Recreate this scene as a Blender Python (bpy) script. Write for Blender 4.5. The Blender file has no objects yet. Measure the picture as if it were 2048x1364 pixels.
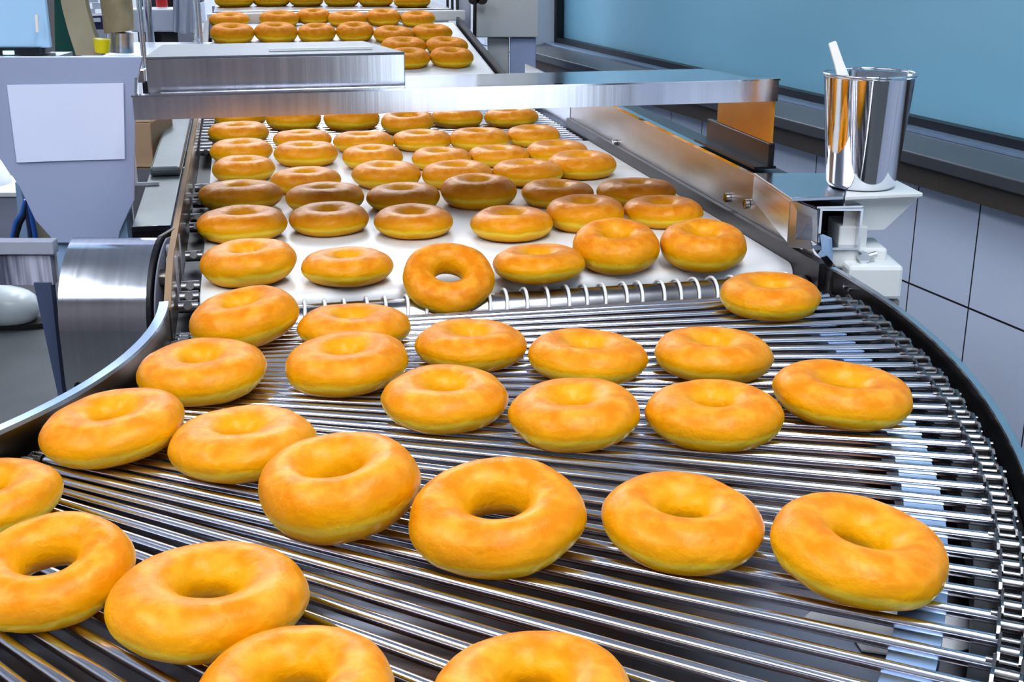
import bpy, math, random
from mathutils import Vector, Matrix, noise
random.seed(7)
S = bpy.context.scene
COL = S.collection
# ------------------------------------------------------------------ camera model (frame 2048 x 1364)
FPX, CX, CY = 2500.0, 1024.0, 682.0
TH = math.atan(832.0 / FPX)
CT, ST = math.cos(TH), math.sin(TH)
ZB = 0.90                      # height of the belt surface above the floor
CAMZ = ZB + 0.338
CAM = Vector((0, 0, CAMZ))
def ray(x, y):
    a, b = (x - CX) / FPX, -(y - CY) / FPX
    return Vector((a, CT + b * ST, -ST + b * CT))
def atz(x, y, z):              # point on the horizontal plane ZB + z
    d = ray(x, y); return CAM + d * ((ZB + z - CAMZ) / d.z)
def aty(x, y, Y):              # point on the upright plane Y
    d = ray(x, y); return CAM + d * (Y / d.y)
def atw(x, y, p0, n):
    d = ray(x, y); return CAM + d * ((p0 - CAM).dot(n) / d.dot(n))
def proj(p):
    v = p - CAM
    dep = v.y * CT - v.z * ST
    return CX + FPX * v.x / dep, CY - FPX * (v.y * ST + v.z * CT) / dep, dep

A0 = math.radians(12)
V = Vector((math.cos(A0), math.sin(A0), 0))       # across the line, to the right
U = Vector((-math.sin(A0), math.cos(A0), 0))      # along the line, away from the camera
TC = Vector((-0.735, 0.96, ZB))                   # centre of the conveyor's turn
def B(u, v, z=0.0): return TC + U * u + V * v + Vector((0, 0, z))
def T(deg, r, z=0.0):
    a = math.radians(deg); return TC + Vector((math.cos(a) * r, math.sin(a) * r, z))

# ------------------------------------------------------------------ materials
def mat(name):
    m = bpy.data.materials.new(name); m.use_nodes = True
    nt = m.node_tree
    return m, nt, nt.nodes['Principled BSDF']
def N(nt, kind, **kw):
    n = nt.nodes.new(kind)
    for k, v in kw.items():
        if k.startswith('i_'): n.inputs[k[2:].replace('_', ' ')].default_value = v
        else: setattr(n, k, v)
    return n
def ramp(nt, stops, interp='LINEAR'):
    r = nt.nodes.new('ShaderNodeValToRGB'); cr = r.color_ramp; cr.interpolation = interp
    while len(cr.elements) < len(stops): cr.elements.new(0.5)
    for e, (p, c) in zip(cr.elements, stops):
        e.position = p; e.color = (c[0], c[1], c[2], 1)
    return r
def objcoord(nt): return nt.nodes.new('ShaderNodeTexCoord').outputs['Object']
def mapping(nt, src, scale):
    mp = nt.nodes.new('ShaderNodeMapping'); mp.inputs['Scale'].default_value = scale
    nt.links.new(src, mp.inputs['Vector']); return mp.outputs['Vector']

def plain(name, col, rough=0.5, metal=0.0, var=0.12, scale=6.0, bump=0.0, coat=0.0):
    m, nt, b = mat(name)
    n = N(nt, 'ShaderNodeTexNoise'); n.inputs['Scale'].default_value = scale; n.inputs['Detail'].default_value = 4
    nt.links.new(objcoord(nt), n.inputs['Vector'])
    lo = tuple(c * (1 - var) for c in col); hi = tuple(min(1, c * (1 + var)) for c in col)
    r = ramp(nt, [(0.3, lo), (0.7, hi)])
    nt.links.new(n.outputs['Fac'], r.inputs['Fac']); nt.links.new(r.outputs['Color'], b.inputs['Base Color'])
    b.inputs['Roughness'].default_value = rough; b.inputs['Metallic'].default_value = metal
    b.inputs['Coat Weight'].default_value = coat
    if bump:
        bp = N(nt, 'ShaderNodeBump'); bp.inputs['Strength'].default_value = bump; bp.inputs['Distance'].default_value = 0.002
        nt.links.new(n.outputs['Fac'], bp.inputs['Height']); nt.links.new(bp.outputs['Normal'], b.inputs['Normal'])
    return m
def steel(name, col=(0.66, 0.67, 0.71), rough=0.2, stretch=(3, 3, 160), var=0.10, bump=0.04):
    """brushed steel: fine streaks stretched along the surface"""
    m, nt, b = mat(name)
    co = objcoord(nt)
    n = N(nt, 'ShaderNodeTexNoise'); n.inputs['Scale'].default_value = 1.0; n.inputs['Detail'].default_value = 5
    nt.links.new(mapping(nt, co, stretch), n.inputs['Vector'])
    g = N(nt, 'ShaderNodeTexNoise'); g.inputs['Scale'].default_value = 7.0; g.inputs['Detail'].default_value = 3
    nt.links.new(co, g.inputs['Vector'])
    mx = N(nt, 'ShaderNodeMath', operation='ADD'); nt.links.new(n.outputs['Fac'], mx.inputs[0]); nt.links.new(g.outputs['Fac'], mx.inputs[1])
    hf = N(nt, 'ShaderNodeMath', operation='MULTIPLY'); hf.inputs[1].default_value = 0.5; nt.links.new(mx.outputs[0], hf.inputs[0])
    lo = tuple(c * (1 - var) for c in col); hi = tuple(min(1, c * (1 + var)) for c in col)
    r = ramp(nt, [(0.35, lo), (0.65, hi)])
    nt.links.new(hf.outputs[0], r.inputs['Fac']); nt.links.new(r.outputs['Color'], b.inputs['Base Color'])
    b.inputs['Metallic'].default_value = 1.0
    rr = N(nt, 'ShaderNodeMapRange'); rr.inputs['To Min'].default_value = rough * 0.7; rr.inputs['To Max'].default_value = rough * 1.35
    nt.links.new(hf.outputs[0], rr.inputs['Value']); nt.links.new(rr.outputs['Result'], b.inputs['Roughness'])
    if bump:
        bp = N(nt, 'ShaderNodeBump'); bp.inputs['Strength'].default_value = bump; bp.inputs['Distance'].default_value = 0.001
        nt.links.new(n.outputs['Fac'], bp.inputs['Height']); nt.links.new(bp.outputs['Normal'], b.inputs['Normal'])
    return m
def glow(name, col, strength):
    m, nt, b = mat(name)
    b.inputs['Base Color'].default_value = (*col, 1)
    b.inputs['Emission Color'].default_value = (*col, 1); b.inputs['Emission Strength'].default_value = strength
    return m

M = {}
M['steel'] = steel('brushed_steel', (0.66, 0.68, 0.73), 0.22)
M['steel_h'] = steel('brushed_steel_crosswise', (0.76, 0.77, 0.82), 0.14, (160, 4, 4))
M['railsteel'] = steel('warm_rail_steel', (0.56, 0.54, 0.53), 0.30, (6, 6, 60), 0.12)
M['mirror'] = steel('polished_steel', (0.74, 0.75, 0.79), 0.07, (40, 40, 3), 0.05, 0.01)
M['rod'] = steel('bright_rod_steel', (0.80, 0.81, 0.90), 0.17, (3, 3, 3), 0.12, 0.0)
M['brownsteel'] = steel('oil_browned_steel', (0.36, 0.31, 0.28), 0.30, (6, 6, 60), 0.25)
M['darksteel'] = steel('dark_steel', (0.085, 0.08, 0.085), 0.34, (5, 5, 60), 0.3)
M['chain'] = steel('chain_steel', (0.36, 0.35, 0.36), 0.25, (30, 30, 30), 0.35)
M['black'] = plain('black_gasket', (0.012, 0.012, 0.016), 0.4)
M['panel'] = plain('satin_blue_panel', (0.50, 0.56, 0.78), 0.34, 0.35, var=0.05, scale=2.5)
M['decksteel'] = plain('green_grey_steel', (0.13, 0.15, 0.155), 0.40, 0.3, var=0.25)
M['lidsteel'] = plain('dull_lid_steel', (0.11, 0.13, 0.155), 0.42, 0.2, var=0.15)
M['whitemetal'] = plain('white_enamel', (0.78, 0.78, 0.78), 0.35, var=0.05)
M['bluegrey'] = plain('blue_grey_plastic', (0.30, 0.42, 0.60), 0.4, var=0.1)
M['legblue'] = plain('dark_blue_grey_leg', (0.085, 0.11, 0.19), 0.45, var=0.15)
M['cabgrey'] = plain('satin_grey_cabinet', (0.70, 0.71, 0.71), 0.4, 0.15, var=0.08, scale=3)
M['edgeblue'] = plain('pale_blue_edge_strip', (0.42, 0.55, 0.74), 0.25, 0.6, var=0.1)
M['greyplate'] = plain('lavender_grey_paint', (0.40, 0.41, 0.50), 0.5, var=0.08)
M['paper'] = plain('paper', (0.72, 0.77, 0.98), 0.85, var=0.02, scale=3)
M['card'] = plain('cardboard', (0.36, 0.24, 0.15), 0.8, var=0.12)
M['beige'] = plain('beige_board', (0.40, 0.35, 0.25), 0.7, var=0.12, scale=9)
M['kraft'] = plain('kraft_wrap', (0.46, 0.37, 0.23), 0.55, var=0.3, scale=14, bump=0.6)
M['green'] = plain('dark_green_board', (0.0, 0.075, 0.062), 0.6, var=0.08)
M['yellow'] = plain('yellow_plastic', (0.80, 0.66, 0.0), 0.4, var=0.05)
M['red'] = plain('red_paint', (0.55, 0.03, 0.03), 0.35)
M['navy'] = plain('navy_plastic', (0.02, 0.03, 0.08), 0.45)
M['screenblue'] = plain('pale_blue_plastic', (0.42, 0.64, 0.88), 0.3, var=0.04)
M['taupe'] = plain('taupe_plastic', (0.22, 0.19, 0.19), 0.5)
M['cloth'] = plain('white_cloth', (0.62, 0.66, 0.78), 0.9, var=0.08, scale=4)
M['skin'] = plain('skin', (0.55, 0.34, 0.25), 0.5)
M['hair'] = plain('dark_hair', (0.02, 0.015, 0.012), 0.6)
M['boot'] = plain('white_rubber', (0.74, 0.80, 0.82), 0.22, var=0.04)
M['sole'] = plain('black_rubber', (0.02, 0.02, 0.02), 0.6)
M['cable'] = plain('blue_cable', (0.03, 0.12, 0.42), 0.4)
M['stick'] = plain('ivory_plastic', (0.92, 0.88, 0.82), 0.4, var=0.04)
M['glaze'] = plain('sugar_glaze_and_light_patch', (0.85, 0.84, 0.86), 0.15, var=0.04)  # also colours the painted patch of light on the tray
M['amber'] = plain('amber_reflection_paint', (0.60, 0.27, 0.03), 0.25, 0.3, var=0.1)
M['led'] = glow('blue_indicator', (0.25, 0.75, 1.0), 4.0)
M['wallpaint'] = plain('white_wall_paint', (0.68, 0.71, 0.78), 0.7, var=0.03, scale=1.5)
M['frontpaint'] = plain('grey_wall_paint', (0.20, 0.175, 0.18), 0.7, var=0.15, scale=1.0)
M['ceil'] = plain('ceiling_paint', (0.75, 0.76, 0.80), 0.8, var=0.03)
M['ledge'] = plain('ledge_grey_steel', (0.115, 0.12, 0.135), 0.38, 0.4, var=0.1)
M['ledgebrown'] = plain('ledge_brown_shadow', (0.10, 0.083, 0.072), 0.5, 0.2, var=0.1)
M['doorfill'] = glow('fill_glow_glass', (0.86, 0.93, 1.0), 1.0)  # added fill glow for the unseen door
M['lamp'] = glow('lamp_diffuser', (0.90, 0.95, 1.0), 11.0)

def make_donut_mat(name, tint=1.0, dull=0.0):
    m, nt, b = mat(name)
    co = objcoord(nt)
    oi = nt.nodes.new('ShaderNodeObjectInfo')
    mul = N(nt, 'ShaderNodeMath', operation='MULTIPLY'); mul.inputs[1].default_value = 37.0
    nt.links.new(oi.outputs['Random'], mul.inputs[0])
    add = N(nt, 'ShaderNodeVectorMath', operation='ADD'); nt.links.new(co, add.inputs[0]); nt.links.new(mul.outputs[0], add.inputs[1])
    n1 = N(nt, 'ShaderNodeTexNoise'); n1.inputs['Scale'].default_value = 2.1; n1.inputs['Detail'].default_value = 3.5; n1.inputs['Roughness'].default_value = 0.55
    nt.links.new(add.outputs[0], n1.inputs['Vector'])
    sep = nt.nodes.new('ShaderNodeSeparateXYZ'); nt.links.new(co, sep.inputs[0])
    # height through the ring (-.4 .. .4), its boundary wandering a little with the noise
    w = N(nt, 'ShaderNodeMath', operation='MULTIPLY_ADD'); w.inputs[1].default_value = 0.16; w.inputs[2].default_value = -0.08
    nt.links.new(n1.outputs['Fac'], w.inputs[0])
    zz = N(nt, 'ShaderNodeMath', operation='ADD'); nt.links.new(sep.outputs['Z'], zz.inputs[0]); nt.links.new(w.outputs[0], zz.inputs[1])
    mr = N(nt, 'ShaderNodeMapRange'); mr.inputs['From Min'].default_value = -0.42; mr.inputs['From Max'].default_value = 0.42
    nt.links.new(zz.outputs[0], mr.inputs['Value'])
    t = tint
    r = ramp(nt, [(0.0, (0.40 * t, 0.12 * t, 0.002)), (0.16, (0.80 * t, 0.37 * t, 0.001)), (0.30, (0.88 * t, 0.49 * t, 0.002)),  # lower stops brightened in the colour, as the underside gets less light
                  (0.385, (0.90 * t, 0.63 * t, 0.070)), (0.44, (0.90 * t, 0.58 * t, 0.030)), (0.50, (0.82 * t, 0.39 * t, 0.001)),
                  (0.74, (0.80 * t, 0.31 * t, 0.001)), (1.0, (0.80 * t, 0.25 * t, 0.002))])
    nt.links.new(mr.outputs['Result'], r.inputs['Fac'])
    n2 = N(nt, 'ShaderNodeTexNoise'); n2.inputs['Scale'].default_value = 3.6; n2.inputs['Detail'].default_value = 4
    nt.links.new(add.outputs[0], n2.inputs['Vector'])
    r2 = ramp(nt, [(0.40, (0.74 * t, 0.215 * t, 0.001)), (0.64, (0.91 * t, 0.40 * t, 0.045))])  # lighter stop paints peach highlights into the colour of the top
    nt.links.new(n2.outputs['Fac'], r2.inputs['Fac'])
    topm = N(nt, 'ShaderNodeMapRange'); topm.inputs['From Min'].default_value = 0.58; topm.inputs['From Max'].default_value = 0.9
    topm.inputs['To Max'].default_value = 0.65
    nt.links.new(mr.outputs['Result'], topm.inputs['Value'])
    mix = N(nt, 'ShaderNodeMix', data_type='RGBA'); nt.links.new(topm.outputs['Result'], mix.inputs['Factor'])
    nt.links.new(r.outputs['Color'], mix.inputs['A']); nt.links.new(r2.outputs['Color'], mix.inputs['B'])
    # the throat of the ring is a paler yellow dough
    ln = N(nt, 'ShaderNodeVectorMath', operation='LENGTH')
    fl = N(nt, 'ShaderNodeCombineXYZ'); nt.links.new(sep.outputs['X'], fl.inputs['X']); nt.links.new(sep.outputs['Y'], fl.inputs['Y'])
    nt.links.new(fl.outputs[0], ln.inputs[0])
    hm = N(nt, 'ShaderNodeMapRange'); hm.inputs['From Min'].default_value = 0.50; hm.inputs['From Max'].default_value = 0.30
    hm.inputs['To Max'].default_value = 0.6
    nt.links.new(ln.outputs['Value'], hm.inputs['Value'])
    mix2 = N(nt, 'ShaderNodeMix', data_type='RGBA'); nt.links.new(hm.outputs['Result'], mix2.inputs['Factor'])
    nt.links.new(mix.outputs['Result'], mix2.inputs['A']); mix2.inputs['B'].default_value = (0.86 * t, 0.42 * t, 0.003, 1)
    nt.links.new(mix2.outputs['Result'], b.inputs['Base Color'])
    b.inputs['Roughness'].default_value = 0.42 + dull * 0.3
    b.inputs['Specular IOR Level'].default_value = 0.20 - dull * 0.1
    b.inputs['Coat Weight'].default_value = 0.17 * (1 - dull); b.inputs['Coat Roughness'].default_value = 0.30
    bp = N(nt, 'ShaderNodeBump'); bp.inputs['Strength'].default_value = 0.10; bp.inputs['Distance'].default_value = 0.05
    nt.links.new(n2.outputs['Fac'], bp.inputs['Height']); nt.links.new(bp.outputs['Normal'], b.inputs['Normal'])
    return m
M['donut'] = make_donut_mat('glazed_doughnut')
M['plain_donut'] = make_donut_mat('fried_doughnut', 0.84, 0.7)

def make_belt_mat():
    m, nt, b = mat('white_belt_fabric')
    n = N(nt, 'ShaderNodeTexNoise'); n.inputs['Scale'].default_value = 9; n.inputs['Detail'].default_value = 5
    nt.links.new(objcoord(nt), n.inputs['Vector'])
    r = ramp(nt, [(0.30, (0.70, 0.62, 0.55)), (0.45, (0.80, 0.79, 0.80)), (0.7, (0.84, 0.85, 0.90))])
    nt.links.new(n.outputs['Fac'], r.inputs['Fac']); nt.links.new(r.outputs['Color'], b.inputs['Base Color'])
    b.inputs['Roughness'].default_value = 0.35
    return m
M['belt'] = make_belt_mat()
def make_tray_mat():
    m, nt, b = mat('stain_and_reflection_tray')
    n = N(nt, 'ShaderNodeTexNoise'); n.inputs['Scale'].default_value = 5.5; n.inputs['Detail'].default_value = 3
    nt.links.new(objcoord(nt), n.inputs['Vector'])
    r = ramp(nt, [(0.38, (0.075, 0.032, 0.016)), (0.50, (0.085, 0.07, 0.07)), (0.62, (0.24, 0.26, 0.31))])  # brown stands for sugar stains and for painted reflections
    nt.links.new(n.outputs['Fac'], r.inputs['Fac']); nt.links.new(r.outputs['Color'], b.inputs['Base Color'])
    b.inputs['Metallic'].default_value = 0.8; b.inputs['Roughness'].default_value = 0.22
    return m
M['tray'] = make_tray_mat()
def make_brush_mat():
    m, nt, b = mat('streaked_grey_brush')
    n = N(nt, 'ShaderNodeTexNoise'); n.inputs['Scale'].default_value = 1; n.inputs['Detail'].default_value = 3
    nt.links.new(mapping(nt, objcoord(nt), (150, 3, 6)), n.inputs['Vector'])
    r = ramp(nt, [(0.35, (0.10, 0.10, 0.15)), (0.5, (0.30, 0.30, 0.38)), (0.65, (0.55, 0.55, 0.66))])
    nt.links.new(n.outputs['Fac'], r.inputs['Fac']); nt.links.new(r.outputs['Color'], b.inputs['Base Color'])
    b.inputs['Roughness'].default_value = 0.5
    return m
M['brush'] = make_brush_mat()
def make_floor_mat():
    m, nt, b = mat('grey_quarry_floor')
    co = objcoord(nt)
    n = N(nt, 'ShaderNodeTexNoise'); n.inputs['Scale'].default_value = 3; n.inputs['Detail'].default_value = 6
    nt.links.new(co, n.inputs['Vector'])
    r = ramp(nt, [(0.3, (0.085, 0.09, 0.092)), (0.7, (0.13, 0.135, 0.138))])
    nt.links.new(n.outputs['Fac'], r.inputs['Fac']); nt.links.new(r.outputs['Color'], b.inputs['Base Color'])
    b.inputs['Roughness'].default_value = 0.45
    return m
M['floor'] = make_floor_mat()
def make_pane_mat():
    m, nt, b = mat('blue_film_glass')
    co = objcoord(nt)
    n = N(nt, 'ShaderNodeTexNoise'); n.inputs['Scale'].default_value = 1.1; n.inputs['Detail'].default_value = 1
    nt.links.new(co, n.inputs['Vector'])
    r = ramp(nt, [(0.3, (0.25, 0.52, 0.67)), (0.7, (0.32, 0.61, 0.80))])
    nt.links.new(n.outputs['Fac'], r.inputs['Fac']); nt.links.new(r.outputs['Color'], b.inputs['Base Color'])
    b.inputs['Roughness'].default_value = 0.30; b.inputs['IOR'].default_value = 1.45
    return m
M['pane'] = make_pane_mat()

# ------------------------------------------------------------------ mesh building
class MB:
    def __init__(s): s.v = []; s.f = []; s.sm = []
    def _add(s, vs, fs, smooth=False):
        o = len(s.v); s.v += [Vector(p) for p in vs]
        for f in fs: s.f.append([i + o for i in f]); s.sm.append(smooth)
        return s
    def hexa(s, p):            # 8 corners: bottom ring then top ring
        return s._add(p, [(3, 2, 1, 0), (4, 5, 6, 7), (0, 1, 5, 4), (1, 2, 6, 5), (2, 3, 7, 6), (3, 0, 4, 7)])
    def box(s, c, half, ax=None):
        ax = ax or (Vector((1, 0, 0)), Vector((0, 1, 0)), Vector((0, 0, 1)))
        c = Vector(c); a, b, d = (ax[i] * half[i] for i in range(3))
        return s.hexa([c - a - b - d, c + a - b - d, c + a + b - d, c - a + b - d, c - a - b + d, c + a - b + d, c + a + b + d, c - a + b + d])
    def bbox(s, u0, u1, v0, v1, z0, z1):   # box in belt coordinates
        return s.hexa([B(u0, v0, z0), B(u0, v1, z0), B(u1, v1, z0), B(u1, v0, z0), B(u0, v0, z1), B(u0, v1, z1), B(u1, v1, z1), B(u1, v0, z1)])
    def prism(s, pts, off):    # polygon pushed along off
        n = len(pts); off = Vector(off)
        vs = [Vector(p) for p in pts] + [Vector(p) + off for p in pts]
        fs = [list(range(n)), list(range(2 * n - 1, n - 1, -1))] + [[i, i + n, (i + 1) % n + n, (i + 1) % n] for i in range(n)]
        return s._add(vs, fs)
    def tube(s, path, r, n=8, r2=None, cap=True):
        path = [Vector(p) for p in path]; k = len(path); vs = []; fs = []
        prev = None
        for i, p in enumerate(path):
            d = (path[min(i + 1, k - 1)] - path[max(i - 1, 0)]).normalized()
            if prev is None:
                ref = Vector((0, 0, 1)) if abs(d.z) < 0.9 else Vector((1, 0, 0))
                a = d.cross(ref).normalized()
            else: a = (prev - d * prev.dot(d)).normalized()
            prev = a; b = d.cross(a)
            rr = r if r2 is None else r + (r2 - r) * i / (k - 1)
            vs += [p + (a * math.cos(q) + b * math.sin(q)) * rr for q in (2 * math.pi * j / n for j in range(n))]
        for i in range(k - 1):
            for j in range(n):
                fs.append((i * n + j, i * n + (j + 1) % n, (i + 1) * n + (j + 1) % n, (i + 1) * n + j))
        s._add(vs, fs, True)
        if cap:
            s._add(vs[:n], [list(range(n - 1, -1, -1))]); s._add(vs[-n:], [list(range(n))])
        return s
    def lathe(s, c, prof, n=48):           # (r, z) profile about the upright axis through c
        c = Vector(c); vs = []; fs = []
        for (r, z) in prof:
            vs += [c + Vector((math.cos(2 * math.pi * j / n) * r, math.sin(2 * math.pi * j / n) * r, z)) for j in range(n)]
        for i in range(len(prof) - 1):
            for j in range(n):
                fs.append((i * n + j, i * n + (j + 1) % n, (i + 1) * n + (j + 1) % n, (i + 1) * n + j))
        return s._add(vs, fs, True)
    def sweep(s, frames, closed=True, caps=True, smooth=False):   # list of cross-section loops
        n = len(frames[0]); vs = [p for fr in frames for p in fr]; fs = []
        for i in range(len(frames) - 1):
            for j in range(n if closed else n - 1):
                fs.append((i * n + j, i * n + (j + 1) % n, (i + 1) * n + (j + 1) % n, (i + 1) * n + j))
        s._add(vs, fs, smooth)
        if caps and closed:
            s._add(frames[0], [list(range(n - 1, -1, -1))]); s._add(frames[-1], [list(range(n))])
        return s
    def build(s, name, m, parent=None, bevel=0.0, base=None):
        me = bpy.data.meshes.new(name)
        off = Vector(base) if base is not None else Vector((0, 0, 0))
        me.from_pydata([tuple(p - off) for p in s.v], [], s.f); me.update()
        me.polygons.foreach_set('use_smooth', s.sm)
        import bmesh
        bm = bmesh.new(); bm.from_mesh(me); bmesh.ops.recalc_face_normals(bm, faces=bm.faces); bm.to_mesh(me); bm.free()
        me.materials.append(m)
        o = bpy.data.objects.new(name, me); COL.objects.link(o)
        if base is not None: o.location = off
        if parent is not None: attach(o, parent)
        if bevel:
            bv = o.modifiers.new('bevel', 'BEVEL'); bv.width = bevel; bv.segments = 2; bv.limit_method = 'ANGLE'; bv.angle_limit = math.radians(40)
        return o
def attach(o, parent):
    o.parent = parent
    o.matrix_parent_inverse = Matrix.Translation(parent.location).inverted() if parent.parent is None else Matrix.Identity(4)
def tag(o, label, cat, group=None, kind=None):
    o['label'] = label; o['category'] = cat
    if group: o['group'] = group
    if kind: o['kind'] = kind
    return o
def thing(name, loc, label, cat, group=None):
    o = bpy.data.objects.new(name, None); o.empty_display_size = 0.05; COL.objects.link(o); o.location = loc
    return tag(o, label, cat, group)
def struct(name, mb, m, label=None, bevel=0.0):
    o = mb.build(name, m, None, bevel); o['kind'] = 'structure'
    if label: o['label'] = label
    return o
def twin(o, parent):           # a linked copy of a part under its thing
    c = o.copy(); COL.objects.link(c); c.parent = parent; c.matrix_parent_inverse = o.matrix_parent_inverse.copy(); return c
UP = Vector((0, 0, 1)); XA = Vector((1, 0, 0)); YA = Vector((0, 1, 0))

# ================================================================== THE ROOM
HX0, HX1, HY0, HY1, HZ = -3.2, 2.2, -2.2, 6.2, 2.75
struct('floor', MB().box((-.5, 2, -.05), (3.2, 4.6, .05)), M['floor'])
struct('ceiling', MB().box((-.5, 2, HZ + .05), (3.2, 4.6, .05)), M['ceil'])
struct('wall_back', MB().box((-.5, HY1 + .05, HZ / 2), (3.2, .05, HZ / 2)), M['wallpaint'])
struct('wall_left', MB().box((HX0 - .05, 2, HZ / 2), (.05, 4.6, HZ / 2)), M['wallpaint'])
struct('wall_front', MB().box((-.5, HY0 - .05, HZ / 2), (3.2, .05, HZ / 2)), M['frontpaint'])
# right wall, running away to the left at its own angle
WA = math.radians(19.3); WD = Vector((-math.sin(WA), math.cos(WA), 0)); WN = Vector((-math.cos(WA), -math.sin(WA), 0))
W0 = Vector((1.37, 0, 0))
def W(t, z, out=0.0): return W0 + WD * t + WN * out + UP * z
T0, T1 = -2.35, 6.6
SILL = 0.885
TILE = 0.1515
def make_tile_mat():
    m, nt, b = mat('white_wall_tile')
    geo = nt.nodes.new('ShaderNodeNewGeometry')
    dt = N(nt, 'ShaderNodeVectorMath', operation='DOT_PRODUCT'); dt.inputs[1].default_value = WD
    sb = N(nt, 'ShaderNodeVectorMath', operation='SUBTRACT'); sb.inputs[1].default_value = W0
    nt.links.new(geo.outputs['Position'], sb.inputs[0]); nt.links.new(sb.outputs[0], dt.inputs[0])
    sep = nt.nodes.new('ShaderNodeSeparateXYZ'); nt.links.new(geo.outputs['Position'], sep.inputs[0])
    def line(src, off, size, half):
        a = N(nt, 'ShaderNodeMath', operation='ADD'); a.inputs[1].default_value = off + 50 * size; nt.links.new(src, a.inputs[0])
        q = N(nt, 'ShaderNodeMath', operation='PINGPONG'); q.inputs[1].default_value = size / 2; nt.links.new(a.outputs[0], q.inputs[0])
        l = N(nt, 'ShaderNodeMath', operation='LESS_THAN'); l.inputs[1].default_value = half; nt.links.new(q.outputs[0], l.inputs[0])
        return l.outputs[0]
    gx = line(dt.outputs['Value'], -TILE_T, TILE, 0.0014); gz = line(sep.outputs['Z'], -TILE_Z, TILE * 1.3, 0.0016)
    mx = N(nt, 'ShaderNodeMath', operation='MAXIMUM'); nt.links.new(gx, mx.inputs[0]); nt.links.new(gz, mx.inputs[1])
    mix = N(nt, 'ShaderNodeMix', data_type='RGBA'); nt.links.new(mx.outputs[0], mix.inputs['Factor'])
    n = N(nt, 'ShaderNodeTexNoise'); n.inputs['Scale'].default_value = 2; nt.links.new(geo.outputs['Position'], n.inputs['Vector'])
    r = ramp(nt, [(0.3, (0.70, 0.78, 0.98)), (0.7, (0.76, 0.82, 1.0))]); nt.links.new(n.outputs['Fac'], r.inputs['Fac'])
    nt.links.new(r.outputs['Color'], mix.inputs['A']); mix.inputs['B'].default_value = (0.012, 0.012, 0.02, 1)
    nt.links.new(mix.outputs['Result'], b.inputs['Base Color']); b.inputs['Roughness'].default_value = 0.28
    return m
pg = atw(1942, 572, W0, WN); TILE_T = (pg - W0).dot(WD)
TILE_Z = atw(1817, 566, W0, WN).z
M['tile'] = make_tile_mat()
def wallbox(t0, t1, z0, z1, o0, o1):
    return MB().hexa([W(t0, z0, o0), W(t0, z0, o1), W(t1, z0, o1), W(t1, z0, o0), W(t0, z1, o0), W(t0, z1, o1), W(t1, z1, o1), W(t1, z1, o0)])
struct('wall_right', wallbox(T0, T1, 0, SILL, -.12, 0), M['tile'])
struct('wall_right_upper', wallbox(T0, T1, 2.3, HZ, -.12, 0), M['wallpaint'])
TE = 3.95                      # where the glass ends at the steel column
struct('wall_right_end', wallbox(TE, T1, SILL, 2.3, -.12, 0), M['wallpaint'])
win = struct('window_1', wallbox(T0, TE, SILL + .036, 2.3, -.10, -.085), M['pane'], 'large blue film-covered window pane above the tiled wall')
g = MB()
for (a, b_, z0, z1) in ((T0, TE, SILL + .022, SILL + .042), (T0, TE, 2.285, 2.30), (TE - .02, TE, SILL + .02, 2.30)):
    g.v += []; h = wallbox(a, b_, z0, z1, -.084, -.062); g._add(h.v, h.f)
go = g.build('window_gasket', M['black'], None); attach(go, win); go.matrix_parent_inverse = Matrix.Identity(4)
# ledge under the glass: light nosing, sloped grey sill, apron with its shadow painted brown
led = MB().sweep([[W(t, SILL + .024, -.084), W(t, SILL + .024, -.03), W(t, SILL + .012, .045), W(t, SILL - .008, .045), W(t, SILL - .008, -.084)] for t in (T0, TE + .02)])
struct('trim_1', led, M['ledge'], 'grey steel window ledge along the right wall', 0.002)
struct('trim_2', wallbox(T0, TE + .02, SILL - .040, SILL - .009, .001, .036), M['ledgebrown'], 'brown apron strip with painted shadow under the window ledge')
struct('trim_3', wallbox(T0, TE, SILL + .0245, SILL + .0285, -.061, -.03), M['edgeblue'], 'pale metal strip at the foot of the window')

# glazed door added unseen in the front wall; its glow brightens the steel
dr = struct('added_door_1', MB().box((1.45, HY0 + .02, 1.05), (.52, .02, 1.05)), M['whitemetal'])
dp = MB().box((1.45, HY0 + .045, 1.08), (.44, .004, .95)).build('door_fill_pane', M['doorfill']); attach(dp, dr); dp.matrix_parent_inverse = Matrix.Identity(4)
# ceiling lamps
for (x, y) in ((-1.5, -.9), (.35, -.9), (-1.5, .35), (.35, .35), (-1.75, 4.1), (-.5, 4.1), (-1.75, 5.5), (-.9, 5.5)):
    r = thing('ceiling_light', (x, y, HZ), 'white rectangular ceiling light panel above the doughnut line', 'ceiling light', 'ceiling light panels')
    MB().box((x, y, HZ - .035), (.27, .57, .006)).build('diffuser', M['lamp'], r)
    fr = MB()
    for sx in (-1, 1): fr.box((x + sx * .29, y, HZ - .03), (.02, .61, .03))
    for sy in (-1, 1): fr.box((x, y + sy * .59, HZ - .03), (.27, .02, .03))
    fr.build('frame', M['whitemetal'], r)

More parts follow.
